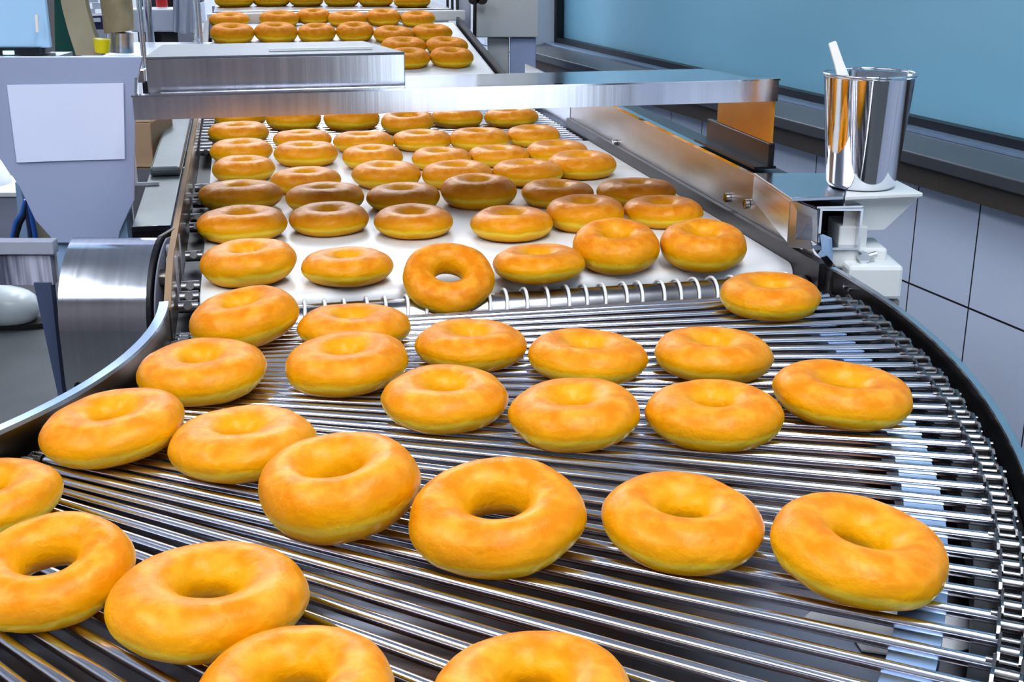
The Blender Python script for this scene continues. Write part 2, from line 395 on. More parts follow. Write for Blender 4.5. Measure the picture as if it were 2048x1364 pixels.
# ================================================================== CURVED ROD CONVEYOR
RI, RO = 0.462, 1.062
cv = thing('curved_rod_conveyor', (T(-20, .75).x, T(-20, .75).y, 0), 'curved conveyor of bright steel rods with chain edges, turning left in the foreground', 'conveyor')
ROD_R = 0.0035
A_START, PITCH, NROD = 10.2, 1.27, 57
rod0 = None
me_rod = MB().tube([(RI, 0, 0), (RI + .3, 0, 0), (RO, 0, 0)], ROD_R, 10)
def put(o, deg, z, r=0.0):
    p = T(deg, r, z)
    o.matrix_parent_inverse = Matrix.Translation(cv.location).inverted()
    o.location = p; o.rotation_euler = (0, 0, math.radians(deg))
rod0 = me_rod.build('conveyor_rod', M['rod'], cv)
for i in range(NROD):
    o = rod0 if i == 0 else twin(rod0, cv)
    put(o, A_START - i * PITCH, -ROD_R)
# rods rising round the sprocket at the head of the curve, seen closely bunched
for k in range(1, 4):
    o = twin(rod0, cv); pa, pb_ = B(-.0145 + .0125 * k, .462), B(-.033 + .0165 * k, 1.062)
    o.matrix_parent_inverse = Matrix.Translation(cv.location).inverted()
    o.location = pa + UP * (-ROD_R - .0010 * k * k) - (pb_ - pa).normalized() * RI; o.rotation_euler = (0, 0, math.atan2((pb_ - pa).y, (pb_ - pa).x))
# chain links along the outer edge (big) and the inner edge (small)
def link_mesh(l, w, name):
    mb = MB()
    for s_ in (-1, 1):
        x = s_ * w * .5
        pts = [Vector((x, -l * .62, -w * .28)), Vector((x, -l * .42, -w * .46)), Vector((x, 0, -w * .26)), Vector((x, l * .42, -w * .46)), Vector((x, l * .62, -w * .28)),
               Vector((x, l * .62, w * .28)), Vector((x, l * .42, w * .46)), Vector((x, 0, w * .26)), Vector((x, -l * .42, w * .46)), Vector((x, -l * .62, w * .28))]
        mb.prism(pts, (w * .16 * s_, 0, 0))
    mb.tube([(-w * .5, 0, 0), (w * .5, 0, 0)], w * .32, 8)
    mb.tube([(-w * .95, l * .5, 0), (w * .95, l * .5, 0)], w * .17, 6)
    return mb.build(name, M['chain'], cv, 0)
lk = link_mesh(0.0225, 0.011, 'chain_link')
NO = 52
for i in range(NO):
    o = lk if i == 0 else twin(lk, cv)
    put(o, A_START - (i + .5) * PITCH, -.002 + (.0012 if i % 2 else 0), RO + .006); o.scale = (1 if i % 2 else .8, 1, 1)
lk2 = link_mesh(0.0106, 0.0075, 'chain_link')
for i in range(44):
    o = lk2 if i == 0 else twin(lk2, cv)
    put(o, A_START - (i + .5) * PITCH, -.002, RI - .006)
def arc(profile, a0, a1, n=48):
    return MB().sweep([[T(a0 + (a1 - a0) * i / n, r, z) for (r, z) in profile] for i in range(n + 1)], smooth=False)
AEND = -63
og = arc([(1.083, -.10), (1.088, -.10), (1.088, .0105), (1.083, .0105)], 14.5, AEND, 64).build('outer_guard_rail', M['darksteel'], cv)
cap = arc([(1.0830, .0107), (1.0885, .0107), (1.0885, .0130), (1.0830, .0130)], 14.5, AEND, 64).build('bright_edge', M['steel'], og)
cap['label'] = 'bright polished top edge'
arc([(1.050, -.035), (1.0825, -.035), (1.0825, -.012), (1.050, -.012)], 14, AEND, 64).build('chain_track', M['black'], cv)
arc([(1.012, -.032), (1.036, -.032), (1.036, -.0085), (1.012, -.0085)], 6, AEND, 64).build('wear_strip', M['edgeblue'], cv)
ig = arc([(.436, -.10), (.442, -.10), (.442, .018), (.436, .018)], 13.5, AEND, 48).build('inner_guard_rail', M['brownsteel'], cv)
cap = arc([(.4345, .0182), (.4425, .0182), (.4425, .0215), (.4345, .0215)], 13.5, AEND, 48).build('blue_edge', M['edgeblue'], ig)
cap['label'] = 'pale blue top edge'
arc([(.4425, -.035), (.475, -.035), (.475, -.012), (.4425, -.012)], 12, AEND, 48).build('chain_track', M['black'], cv)
arc([(.443, -.060), (1.0825, -.060), (1.0825, -.055), (.443, -.055)], 11, AEND, 64).build('drip_tray', M['tray'], cv)
for (dg, r) in ((8, .44), (8, 1.09), (-58, .44), (-58, 1.09)):
    p = T(dg, r); MB().box((p.x, p.y, (ZB - .105) / 2), (.02, .02, (ZB - .105) / 2)).build('leg', M['steel'], cv)
# bolt heads on the outer guard, near the straight rail
for dg in (11.4, 10.9):
    p = T(dg, 1.0828, .003); q = T(dg, 1.0798, .003)
    MB().tube([p, q], .0022, 8).build('bolt', M['mirror'], og)
# a bright patch of light on the tray, painted as a thin white sheet
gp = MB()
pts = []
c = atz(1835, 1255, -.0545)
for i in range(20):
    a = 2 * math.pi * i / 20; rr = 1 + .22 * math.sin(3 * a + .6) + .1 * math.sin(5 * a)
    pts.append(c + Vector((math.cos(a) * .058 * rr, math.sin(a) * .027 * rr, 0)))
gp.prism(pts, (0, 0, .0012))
tag(gp.build('painted_light_patch', M['glaze'], base=c), 'white painted light patch on the tray under the rods at lower right', 'puddle')

# ================================================================== WHITE BELT CONVEYOR
UB0, UB1 = 0.101, 0.90
wb = thing('white_belt_conveyor', (B(.5, .77).x, B(.5, .77).y, 0), 'straight conveyor with a smooth white belt between steel side rails, mid photo', 'conveyor')
def belt_loop(u0, u1, v0, v1, z0, z1, rad):
    def prof(v):
        p = []
        for i in range(9):
            a = math.pi / 2 + math.pi * i / 8; p.append(B(u0 + rad * math.cos(a), v, z1 - rad + rad * math.sin(a)))
        for i in range(9):
            a = -math.pi / 2 + math.pi * i / 8; p.append(B(u1 + rad * math.cos(a), v, z1 - rad + rad * math.sin(a)))
        return p
    return MB().sweep([prof(v0), prof(v1)], smooth=True)
o = belt_loop(UB0, UB1, .466, 1.072, -.03, 0, .013).build('belt', M['belt'], wb)
# roller with wire rings in the gap between belt and rods
ro = MB().tube([B(.057, .47, -.0235), B(.057, 1.07, -.0235)], .0205, 28).build('end_roller', M['chain'], wb)
ring = None
for i in range(30):
    v = .482 + i * .0195 + random.uniform(-.002, .002)
    c = B(.057, v, -.0235); th = .0235
    pts = [c + U * (th * math.cos(a)) + UP * (th * math.sin(a)) + V * (.003 * math.sin(a)) for a in (2 * math.pi * j / 20 for j in range(21))]
    rg = MB().tube(pts, .0017, 6, cap=False).build('wire_ring', M['glaze'], ro)
MB().bbox(-.02, .084, .468, 1.075, -.085, -.06).build('drip_pan', M['tray'], wb)
# right side rail: tall plate with a flange along its top
rr = MB().sweep([[B(u, 1.080, -.09), B(u, 1.084, -.09), B(u, 1.084, z), B(u, 1.080, z)] for (u, z) in ((.02, .011), (.055, .020), (.09, .050), (.14, .068), (1.05, .072))]).build('side_rail', M['brownsteel'], wb)
rr.data.materials.clear(); rr.data.materials.append(M['railsteel']); rr['label'] = 'tall right side rail'
MB().sweep([[B(u, 1.078, z), B(u, 1.0865, z), B(u, 1.0865, z + .0035), B(u, 1.078, z + .0035)] for (u, z) in ((.02, .011), (.055, .020), (.09, .050), (.14, .068), (1.05, .072))]).build('rail_edge', M['mirror'], rr)
MB().bbox(.10, 1.05, 1.0868, 1.116, .069, .072).build('rail_flange', M['darksteel'], rr)
MB().bbox(.03, 1.05, 1.0725, 1.0795, -.02, .016).build('edge_guide', M['darksteel'], wb)
for (px, py) in ((1458, 395), (1497, 408), (1232, 285), (1588, 478), (1612, 488)):
    p = atw(px, py, B(0, 1.0795), V)
    MB().tube([p, p - V * .005], .0055, 10).build('bolt', M['mirror'], wb)
LRP = ((.013, .012), (.05, .022), (.10, .032), (.14, .034), (1.05, .034))
lr = MB().sweep([[B(u, .438, -.09), B(u, .443, -.09), B(u, .443, z), B(u, .438, z)] for (u, z) in LRP]).build('side_rail', M['brownsteel'], wb); lr['label'] = 'brown-edged left side rail'
MB().sweep([[B(u, .4375, z + .0004), B(u, .4435, z + .0004), B(u, .4435, z + .003), B(u, .4375, z + .003)] for (u, z) in LRP]).build('rail_edge', M['card'], lr)
MB().bbox(.03, 1.05, .4435, .4655, -.05, -.02).build('chain_track', M['black'], wb)
for (u, v) in ((.15, .45), (.15, 1.075), (.85, .45), (.85, 1.075)):
    p = B(u, v); MB().box((p.x, p.y, (ZB - .09) / 2), (.02, .02, (ZB - .09) / 2)).build('leg', M['steel'], wb)
# chain beside the belt on the left: knobs and cross wires
for u in (.085, .118, .155, .28, .42, .47, .56, .60, .66):
    c = B(u, .455, -.006)
    k = MB().tube([c - V * .009, c - V * .004, c + V * .004, c + V * .009], .0062, 8)
    k.tube([c - U * .011 + UP * .004, c + U * .011 - UP * .003], .0042, 8)
    k.build('chain_knob', M['chain'], wb)

# ================================================================== STRAIGHT ROD CONVEYOR UNDER THE HOOD
sr = thing('straight_rod_conveyor', (B(1.2, .77).x, B(1.2, .77).y, 0), 'straight steel rod conveyor behind the white belt, passing under the steel crossbar', 'conveyor')
q0 = MB().tube([(0, 0, 0), (.3, 0, 0), (.60, 0, 0)], .0035, 8).build('conveyor_rod', M['rod'], sr)
for i in range(22):
    o = q0 if i == 0 else twin(q0, sr)
    o.location = B(.925 + i * .022, .468, -.0035); o.rotation_euler = (0, 0, A0); o.matrix_parent_inverse = Matrix.Translation(sr.location).inverted()
MB().bbox(.93, 1.40, .46, 1.075, -.06, -.055).build('drip_tray', M['tray'], sr)
MB().bbox(1.055, 1.42, 1.080, 1.084, -.09, .072).build('side_rail', M['steel'], sr)
MB().bbox(1.055, 1.42, .438, .443, -.09, .034).build('side_rail', M['brownsteel'], sr)
for i in range(14):
    c = B(.93 + i * .033, .456, 0)
    k = MB().tube([c - V * .009, c + V * .009], .0075, 8); k.tube([c - U * .014, c + U * .014], .0045, 6)
    k.build('chain_link', M['chain'], sr)
for (u, v) in ((1.1, .45), (1.1, 1.075), (1.35, .45), (1.35, 1.075)):
    p = B(u, v); MB().box((p.x, p.y, (ZB - .09) / 2), (.02, .02, (ZB - .09) / 2)).build('leg', M['steel'], sr)

# ================================================================== FAR RISING BELT AND THE FRYER CONVEYOR BEHIND IT
UF0, ZF0, UF1, ZF1 = 1.44, 0.015, 2.13, 0.105
def fz(u): return ZF0 + (ZF1 - ZF0) * (u - UF0) / (UF1 - UF0)
FN = (UP - U * ((ZF1 - ZF0) / (UF1 - UF0))).normalized(); FP = B(UF0, .77, ZF0)
fb = thing('rising_belt_conveyor', (B(1.8, .77).x, B(1.8, .77).y, 0), 'far white belt rising away behind the steel hood with a black edge rail', 'conveyor')
def farbox(u0, u1, v0, v1, a, b):
    return MB().hexa([B(u0, v0, fz(u0) + a), B(u0, v1, fz(u0) + a), B(u1, v1, fz(u1) + a), B(u1, v0, fz(u1) + a), B(u0, v0, fz(u0) + b), B(u0, v1, fz(u0) + b), B(u1, v1, fz(u1) + b), B(u1, v0, fz(u1) + b)])
farbox(UF0, UF1, .455, 1.055, -.02, 0).build('belt', M['belt'], fb, .006)
farbox(UF0, UF1, 1.06, 1.067, -.05, .012).build('edge_rail', M['black'], fb)
farbox(UF0, UF1, .437, .449, -.05, .012).build('edge_rail', M['darksteel'], fb)
for i in range(9):
    u = 1.62 + i * .055; z = fz(u)
    c = MB(); c.tube([B(u, .425, z + .05), B(u, .425, z), B(u, .446, z)], .003, 6); c.tube([B(u, .425, z + .03), B(u + .055, .425, fz(u + .055) + .03)], .003, 6)
    c.build('wire_guard', M['whitemetal'], fb)
for (u, v) in ((1.5, .47), (1.5, 1.04), (2.1, .47), (2.1, 1.04)):
    p = B(u, v); zt = ZB + fz(u) - .022
    MB().box((p.x, p.y, zt / 2), (.02, .02, zt / 2)).build('leg', M['steel'], fb)
tb = thing('fryer_conveyor', (B(2.5, .77).x, B(2.5, .77).y, 0), 'farthest conveyor at the top of the photo with a pale end bar', 'conveyor')
ZT = .135
MB().bbox(2.19, 2.9, .46, 1.06, ZT - .02, ZT).build('belt', M['chain'], tb, .004)
MB().bbox(2.165, 2.185, .445, 1.09, ZT - .03, ZT - .004).build('end_bar', M['whitemetal'], tb, .003)
for (u, v) in ((2.25, .47), (2.25, 1.04), (2.8, .47), (2.8, 1.04)):
    p = B(u, v); zt = ZB + ZT - .022
    MB().box((p.x, p.y, zt / 2), (.02, .02, zt / 2)).build('leg', M['steel'], tb)
for k in range(3):
    MB().tube([B(2.2 + .08 * k, 1.075, ZT - .01), B(2.2 + .08 * k, 1.075, ZT + .06), B(2.26 + .08 * k, 1.10, ZT + .02)], .004, 6).build('wire_guard', M['black'], tb)

# ================================================================== GLAZING HOOD
UH = B(.196, 0).y
hL, hR = .405, 1.100
p_br = atw(1555, 212, B(0, 1.10), V); 
HU = (p_br - TC).dot(U)                     # where the crossbar stands along the line
def hz(px, py): return atw(px, py, B(HU, 0), U)
zb0 = hz(1000, 219).z - ZB; zt0 = hz(1000, 172).z - ZB
vl = (hz(265, 200) - TC).dot(V); vr = (hz(1556, 195) - TC).dot(V)
hood = thing('glazing_hood', B(HU + .1, .75, .076), 'brushed steel hood spanning the belt with a long front crossbar', 'hood')
MB().bbox(HU, HU + .003, vl, vr, zb0, zt0 - .002).build('crossbar', M['steel_h'], hood)
MB().bbox(HU - .001, HU + .012, vl - .001, vr + .001, zt0 - .0018, zt0).build('crossbar_edge', M['mirror'], hood)
pb = atz(1410, 139, zt0 - .004); ub = (pb - TC).dot(U); vb = (pb - TC).dot(V)
MB().prism([B(HU + .012, vl + .02, zt0 - .006), B(HU + .012, vr - .012, zt0 - .006), B(ub, vb, zt0 - .006), B(ub, vl + .05, zt0 - .006)], (0, 0, .003)).build('cover_plate', M['steel_h'], hood)
# right end plate with its amber reflection painted in, its foot flange on the rail
pl = [B(HU + .004, vr, zb0), B(HU + .004, vr, .084), B(HU + .115, vr, .084), B(HU + .115, vr, zt0 - .008), B(HU + .004, vr, zt0 - .008)]
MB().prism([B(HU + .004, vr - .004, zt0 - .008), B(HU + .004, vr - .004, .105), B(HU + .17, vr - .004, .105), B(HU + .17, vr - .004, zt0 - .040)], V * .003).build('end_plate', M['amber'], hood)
MB().prism([B(HU + .002, vr - .006, .076), B(HU + .002, vr - .006, .1045), B(HU + .20, vr - .006, .1045), B(HU + .20, vr - .006, .076)], V * .007).build('foot_flange', M['darksteel'], hood, .001)
MB().bbox(HU + .002, HU + .20, vr - .022, vr + .004, .0762, .079).build('foot_plate', M['darksteel'], hood)
MB().prism([B(HU + .004, vl, zb0 + .01), B(HU + .05, vl, zt0 + .012), B(HU + .05, vl, zb0 + .01)], V * .003).build('left_gusset', M['steel'], hood)
# box lying on the hood
bl, br = hz(290, 150), hz(809, 150)
v0, v1 = (bl - TC).dot(V), (br - TC).dot(V)
uq = HU + .035
zq = atw(550, 113, B(uq, 0), U).z - ZB
v0, v1 = (atw(290, 115, B(uq, 0), U) - TC).dot(V), (atw(809, 111, B(uq, 0), U) - TC).dot(V)
uq1 = (atz(700, 86, zq) - TC).dot(U)
bx = thing('steel_cover_box', B(uq + .05, (v0 + v1) / 2, zt0), 'long low steel box lying on the left of the hood', 'box')
MB().bbox(uq, uq + .003, v0, v1, zt0 - .0025, zq).build('front_panel', M['steel_h'], bx, .0008)
MB().prism([B(uq - .001, v0, zq), B(uq - .001, v1, zq), B(uq1, v1 - .03, zq), B(uq1, v0 + .01, zq)], (0, 0, .002)).build('lid', M['lidsteel'], bx)
MB().prism([B(uq + .0035, v1 - .003, zt0 - .0025), B(uq + .0035, v1 - .003, zq - .0005), B(uq1, v1 - .033, zq - .0005), B(uq1, v1 - .033, zt0 - .0025)], V * -.002).build('side_panel', M['steel'], bx)
hd = MB().bbox(uq + .035, uq + .038, v1 - .14, v1 - .03, zq + .0022, zq + .005).build('grip', M['whitemetal'], bx)

# ================================================================== BRACKET, CUP AND DRIVE BOXES ON THE RIGHT RAIL
def bsurf(px, py, z): return atz(px, py, z)
br_ = thing('cup_bracket', B(.13, 1.13, .07), 'steel bracket bolted outside the right rail carrying the cup tray', 'bracket')
zt = .078
tpts = [bsurf(1508, 346, zt), bsurf(1582, 398, zt), bsurf(1690, 398, zt), bsurf(1845, 387, zt), bsurf(1785, 358, zt), bsurf(1640, 346, zt)]
MB().prism([bsurf(1508, 346, zt), bsurf(1582, 396, zt), bsurf(1688, 392, zt), bsurf(1700, 346, zt)], (0, 0, -.004)).build('platform', M['steel'], br_, .0008)
MB().prism([bsurf(1690, 393, zt), bsurf(1846, 386, zt), bsurf(1765, 346, zt), bsurf(1702, 346, zt)], (0, 0, -.004)).build('cup_tray', M['whitemetal'], br_, .0008)
# tapered underside of the tray
a, b_, c_, d_ = bsurf(1690, 396, zt - .005), bsurf(1844, 389, zt - .005), bsurf(1765, 350, zt - .005), bsurf(1702, 350, zt - .005)
lo = [a + UP * -.036, a.lerp(b_, .55) + UP * -.036, d_.lerp(c_, .55) + UP * -.036, d_ + UP * -.036]
MB().hexa([*lo, a, b_, c_, d_]).build('tray_underside', M['whitemetal'], br_, .0008)
# skirt plate down to the rail
e0, e1 = bsurf(1508, 347, zt - .005), bsurf(1580, 398, zt - .005)
MB().prism([e0, e1, e1 - UP * .045, e0 - UP * .03], V * .003).build('skirt_plate', M['steel'], br_)
# hollow square arm
def frame_box(px0, px1, py0, py1, Y, depth, th):
    a, b2 = aty(px0, py1, Y), aty(px1, py0, Y)
    mb = MB(); x0, x1, z0, z1 = a.x, b2.x, a.z, b2.z; ym = Y + depth / 2
    mb.box(((x0 + x1) / 2, ym, z1 - th / 2), ((x1 - x0) / 2, depth / 2, th / 2)); mb.box(((x0 + x1) / 2, ym, z0 + th / 2), ((x1 - x0) / 2, depth / 2, th / 2))
    mb.box((x0 + th / 2, ym, (z0 + z1) / 2), (th / 2, depth / 2, (z1 - z0) / 2 - th)); mb.box((x1 - th / 2, ym, (z0 + z1) / 2), (th / 2, depth / 2, (z1 - z0) / 2 - th))
    return mb, (x0, x1, z0, z1)
YA_ = bsurf(1635, 415, .066).y
mb, ex = frame_box(1634, 1727, 417, 500, YA_, .085, .0025)
mb.build('square_arm', M['steel'], br_)
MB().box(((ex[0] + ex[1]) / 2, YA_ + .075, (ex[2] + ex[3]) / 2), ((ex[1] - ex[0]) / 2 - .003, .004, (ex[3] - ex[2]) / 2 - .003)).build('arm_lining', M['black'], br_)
f0, f1 = bsurf(1582, 399, zt - .005), bsurf(1634, 420, .066)
MB().prism([f0, f1, aty(1634, 500, YA_ - .001), f0 - UP * .05], Vector((.002, .002, 0))).build('arm_cheek', M['steel'], br_)
MB().prism([aty(1584, 395, YA_ + .03), aty(1690, 397, YA_ + .03), aty(1726, 415, YA_), aty(1634, 417, YA_)], (0, 0, .002)).build('arm_top', M['steel'], br_)
dv = thing('drive_housing', B(.09, 1.14, -.06), 'white drive housing below the cup bracket outside the right rail', 'housing')
def ybox(px0, px1, py0, py1, Y, depth, m, name, root, bevel=.002):
    a, b2 = aty(px0, py1, Y), aty(px1, py0, Y)
    return MB().box(((a.x + b2.x) / 2, Y + depth / 2, (a.z + b2.z) / 2), ((b2.x - a.x) / 2, depth / 2, (b2.z - a.z) / 2)).build(name, m, root, bevel)
ybox(1676, 1737, 452, 496, YA_ + .012, .05, M['whitemetal'], 'arm_end', dv)
ybox(1658, 1776, 497, 538, YA_ + .004, .05, M['whitemetal'], 'shelf_box', dv, .003)
ybox(1692, 1809, 533, 600, YA_ - .02, .07, M['whitemetal'], 'lower_box', dv, .004)
ybox(1720, 1800, 600, 618, YA_ - .012, .05, M['brownsteel'], 'foot_pad', dv, .002)
p = aty(1724, 512, YA_ + .002); k = MB().tube([p, p - YA * .010], .006, 8); k.tube([p - YA * .006, p - YA * .006 + XA * .013 + UP * .004], .003, 6); k.build('wing_screw', M['steel'], dv)
hp = MB().box(aty(1690, 520, YA_ + .054), (.02, .01, .03)); 
# the hinge plate between rail and arm
MB().prism([bsurf(1580, 470, .02), aty(1655, 500, YA_ - .003), aty(1650, 535, YA_ - .003), bsurf(1580, 492, .012)], (.004, .003, 0)).build('hinge_plate', M['mirror'], dv, .001)
MB().prism([aty(1640, 470, YA_ - .004), aty(1658, 478, YA_ - .004), aty(1660, 522, YA_ - .004), aty(1645, 512, YA_ - .004)], (.004, .004, 0)).build('blue_spacer', M['bluegrey'], dv)

# the cup
cc = atz(1720, 372, zt)
dep = proj(cc)[2]
r_top = 182 / 2 * (dep - .03) / FPX; r_bot = 136 / 2 * dep / FPX
ch = None
for h in [i * .0005 for i in range(180, 320)]:
    if proj(cc + UP * h)[1] <= 147: ch = h; break
ch = ch or .12
cup = thing('steel_cup', cc, 'tall polished steel cup tapering to its base on the bracket tray', 'cup')
cup.rotation_euler = (0, 0, 0)
rb = r_bot
MB().lathe(cc, [(0.0005, .0003), (rb - .006, .0003), (rb - .002, .0015), (rb, .006), (r_top - .0012, ch - .003), (r_top - .0005, ch - .002), (r_top - .0018, ch - .002), (rb - .0015, .007), (rb - .004, .003), (.0005, .002)], 64).build('cup_body', M['mirror'], cup)
rm = MB(); n = 64
rm.tube([cc + Vector((math.cos(2 * math.pi * i / n) * r_top, math.sin(2 * math.pi * i / n) * r_top, ch)) for i in range(n + 1)], .0014, 8, cap=False)
rm.build('rolled_rim', M['mirror'], cup)
# ivory stick leaning in the cup
s1 = aty(1664, 84, cc.y - .012); s0 = cc + Vector((.012, -.010, .008))
stp = aty(1690, 166, cc.y - .02)
dirn = (stp - s1); s0 = s1 + dirn * 1.55
st = MB()
ax = dirn.normalized(); sd = Vector((ax.z, 0, -ax.x)).normalized(); tk = ax.cross(sd)
fr = []
for (t, w_) in ((0, .0030), (.03, .0040), (.5, .0046), (1.0, .0062), (1.55, .0075)):
    c = s1 + dirn * t
    fr.append([c + sd * w_ + tk * .0018, c - sd * w_ + tk * .0018, c - sd * w_ - tk * .0018, c + sd * w_ - tk * .0018])
st.sweep(fr)
tag(st.build('stirring_stick', M['stick'], bevel=.0008, base=None), 'ivory flat stick leaning out of the steel cup', 'stick')

# ================================================================== LEFT MACHINERY
YP = 1.34
pm = thing('steel_machine_panel', (aty(150, 460, YP).x, YP + .05, ZB + .03), 'flat blue-grey steel machine panel at left with a tapering lower edge', 'machine')
out = [(-90, 113), (285, 113), (271, 180), (268, 400), (240, 463), (236, 486), (106, 486), (104, 478), (70, 440), (38, 372), (0, 318), (-60, 262), (-90, 262)]
MB().prism([aty(x, y, YP) for x, y in out], (0, .004, 0)).build('front_panel', M['panel'], pm, .0008)
ztop = aty(100, 113, YP).z
MB().box((aty(0, 113, YP).x, YP + .034, ztop - .004), (.055, .029, .003)).build('top_shelf', M['steel'], pm)
ybox(285, 302, 100, 470, YP + .02, .003, M['beige'], 'inner_edge', pm, 0) if False else None
for px in (120, 225):
    a = aty(px, 300, YP + .02); MB().box((a.x, YP + .018, (ztop - .04) / 2), (.012, .012, (ztop - .04) / 2)).build('post', M['bluegrey'], pm)
pp = MB().prism([aty(14, 170, YP - .0012), aty(247, 166, YP - .0012), aty(250, 318, YP - .0012), aty(140, 321, YP - .0012), aty(34, 325, YP - .0012)], (0, -.0006, 0))
tag(pp.build('paper_sheet', M['paper']), 'blank pale lavender paper sheet stuck on the steel machine panel', 'paper')
# control box on the panel's shelf
cb = thing('control_box', (aty(20, 100, YP + .05).x, YP + .05, ztop), 'pale blue control box with taupe side on top of the left machine', 'control box')
a0_, a1_ = aty(-90, 96, YP + .02), aty(76, -120, YP + .02)
MB().box(((a0_.x + a1_.x) / 2, YP + .024, (a0_.z + a1_.z) / 2), ((a1_.x - a0_.x) / 2, .004, (a1_.z - a0_.z) / 2)).build('face_panel', M['screenblue'], cb, .002)
b0, b1 = aty(77, 109, YP + .02), aty(92, -120, YP + .02)
MB().hexa([aty(40, 109, YP + .029), aty(91, 107, YP + .029), aty(91, 107, YP + .029) + YA * .03, aty(40, 109, YP + .029) + YA * .03,
           aty(40, -120, YP + .029), aty(86, -120, YP + .029), aty(86, -120, YP + .029) + YA * .03, aty(40, -120, YP + .029) + YA * .03]).build('taupe_case', M['taupe'], cb)
MB().tube([aty(73, 30, YP + .012), aty(75, 64, YP + .012)], .0018, 6).build('handle', M['stick'], cb)
a0_, a1_ = aty(-90, 111, YP + .015), aty(78, 97, YP + .015)
bs = MB().box(((a0_.x + a1_.x) / 2, YP + .022, (a0_.z + a1_.z) / 2), ((a1_.x - a0_.x) / 2, .006, (a1_.z - a0_.z) / 2)).build('base_strip', M['black'], cb)
a0_, a1_ = aty(6, 109, YP + .0145), aty(27, 102, YP + .0145)
MB().box(((a0_.x + a1_.x) / 2, YP + .0153, (a0_.z + a1_.z) / 2), ((a1_.x - a0_.x) / 2, .0006, (a1_.z - a0_.z) / 2)).build('indicator_light', M['led'], bs)

# drum guard: curved sheet
dg = thing('drum_guard', (-.41, 1.24, ZB - .16), 'shiny curved steel drum guard below the machine panel at left', 'guard')
prof = []
Yc, zc, R_ = 1.243, -.040, .080
for i in range(15):
    a = math.radians(100 + 80 * i / 14); prof.append((Yc + R_ * math.cos(a), zc + R_ * math.sin(a)))
prof += [(Yc - R_, -.09), (Yc - R_ + .002, -.14), (Yc - R_ + .004, -.19)]
XL, XR = aty(106, 560, Yc - R_).x, aty(284, 560, Yc - R_).x
fr = []
for X in (XL, XR):
    o_ = [Vector((X, y, ZB + z)) for (y, z) in prof]; i_ = [Vector((X, y + .003, ZB + z - .001)) for (y, z) in reversed(prof)]
    fr.append(o_ + i_)
sm = MB().sweep(fr, smooth=True).build('curved_cover', M['steel_h'], dg)
es = sm.modifiers.new('es', 'EDGE_SPLIT'); es.split_angle = math.radians(50)
side = [Vector((XR + .0005, y - .001, ZB + z + .002)) for (y, z) in prof] + [Vector((XR + .0005, Yc + .05, ZB - .19)), Vector((XR + .0005, Yc + .05, ZB + .036))]
MB().prism(side, (.004, 0, 0)).build('end_plate', M['black'], dg)
side = [Vector((XR + .006, y + .006, ZB + z - .002)) for (y, z) in prof] + [Vector((XR + .006, Yc + .04, ZB - .19)), Vector((XR + .006, Yc + .04, ZB + .03))]
MB().prism(side, (.0015, 0, 0)).build('side_plate', M['greyplate'], dg)
ph = aty(158, 771, Yc - R_ + .0015); MB().tube([ph - YA * .0022, ph], .0042, 12).build('bolt_hole', M['black'], dg)
lg = MB()
lg.prism([aty(67, 566, 1.20), aty(101, 566, 1.20), aty(127, 800, 1.20), aty(118, 800, 1.20)], (0, .012, 0))
lg.build('slanted_leg', M['legblue'], dg)
MB().box((-.41, 1.26, (ZB - .19) / 2), (.03, .03, (ZB - .19) / 2)).build('pedestal', M['greyplate'], dg)
# streaked bracket
mb_ = thing('brush_bracket', (aty(40, 570, 1.2).x, 1.22, ZB), 'grey bracket with streaked brush front left of the drum guard', 'bracket')
a0_, a1_ = aty(-90, 510, 1.20), aty(104, 483, 1.20)
MB().box(((a0_.x + a1_.x) / 2, 1.208, (a0_.z + a1_.z) / 2), ((a1_.x - a0_.x) / 2, .008, (a1_.z - a0_.z) / 2)).build('top_rail', M['greyplate'], mb_, .001)
a0_, a1_ = aty(-90, 570, 1.203), aty(100, 510.5, 1.203)
MB().box(((a0_.x + a1_.x) / 2, 1.209, (a0_.z + a1_.z) / 2), ((a1_.x - a0_.x) / 2, .006, (a1_.z - a0_.z) / 2)).build('brush', M['brush'], mb_)
MB().box((aty(-70, 560, 1.24).x, 1.225, (ZB + .01) / 2), (.010, .009, (ZB + .01) / 2)).build('leg', M['greyplate'], mb_)
# rear leg and cables under the panel
cbx = thing('cable_bundle', (aty(50, 470, 1.5).x, 1.5, ZB - .02), 'blue and black cables hanging beside a post under the machine panel', 'cable')
for (pts, m) in (([(24, 520), (26, 470), (32, 444), (44, 428), (52, 400)], 'cable'), ([(30, 520), (33, 470), (40, 446), (50, 430), (56, 400)], 'black'), ([(62, 520), (62, 470), (58, 440), (54, 405)], 'navy'), ([(70, 520), (70, 470), (64, 440), (57, 405)], 'cable')):
    MB().tube([aty(x, y, 1.46) for x, y in pts], .0032, 6).build('cable', M[m], cbx)
MB().prism([aty(30, 365, 1.48), aty(42, 375, 1.48), aty(62, 520, 1.48), aty(44, 520, 1.48)], (0, .01, 0)).build('post', M['bluegrey'], cbx)
MB().prism([aty(68, 410, 1.50), aty(100, 480, 1.50), aty(100, 520, 1.50), aty(76, 520, 1.50)], (0, .01, 0)).build('wood_strip', M['beige'], cbx)
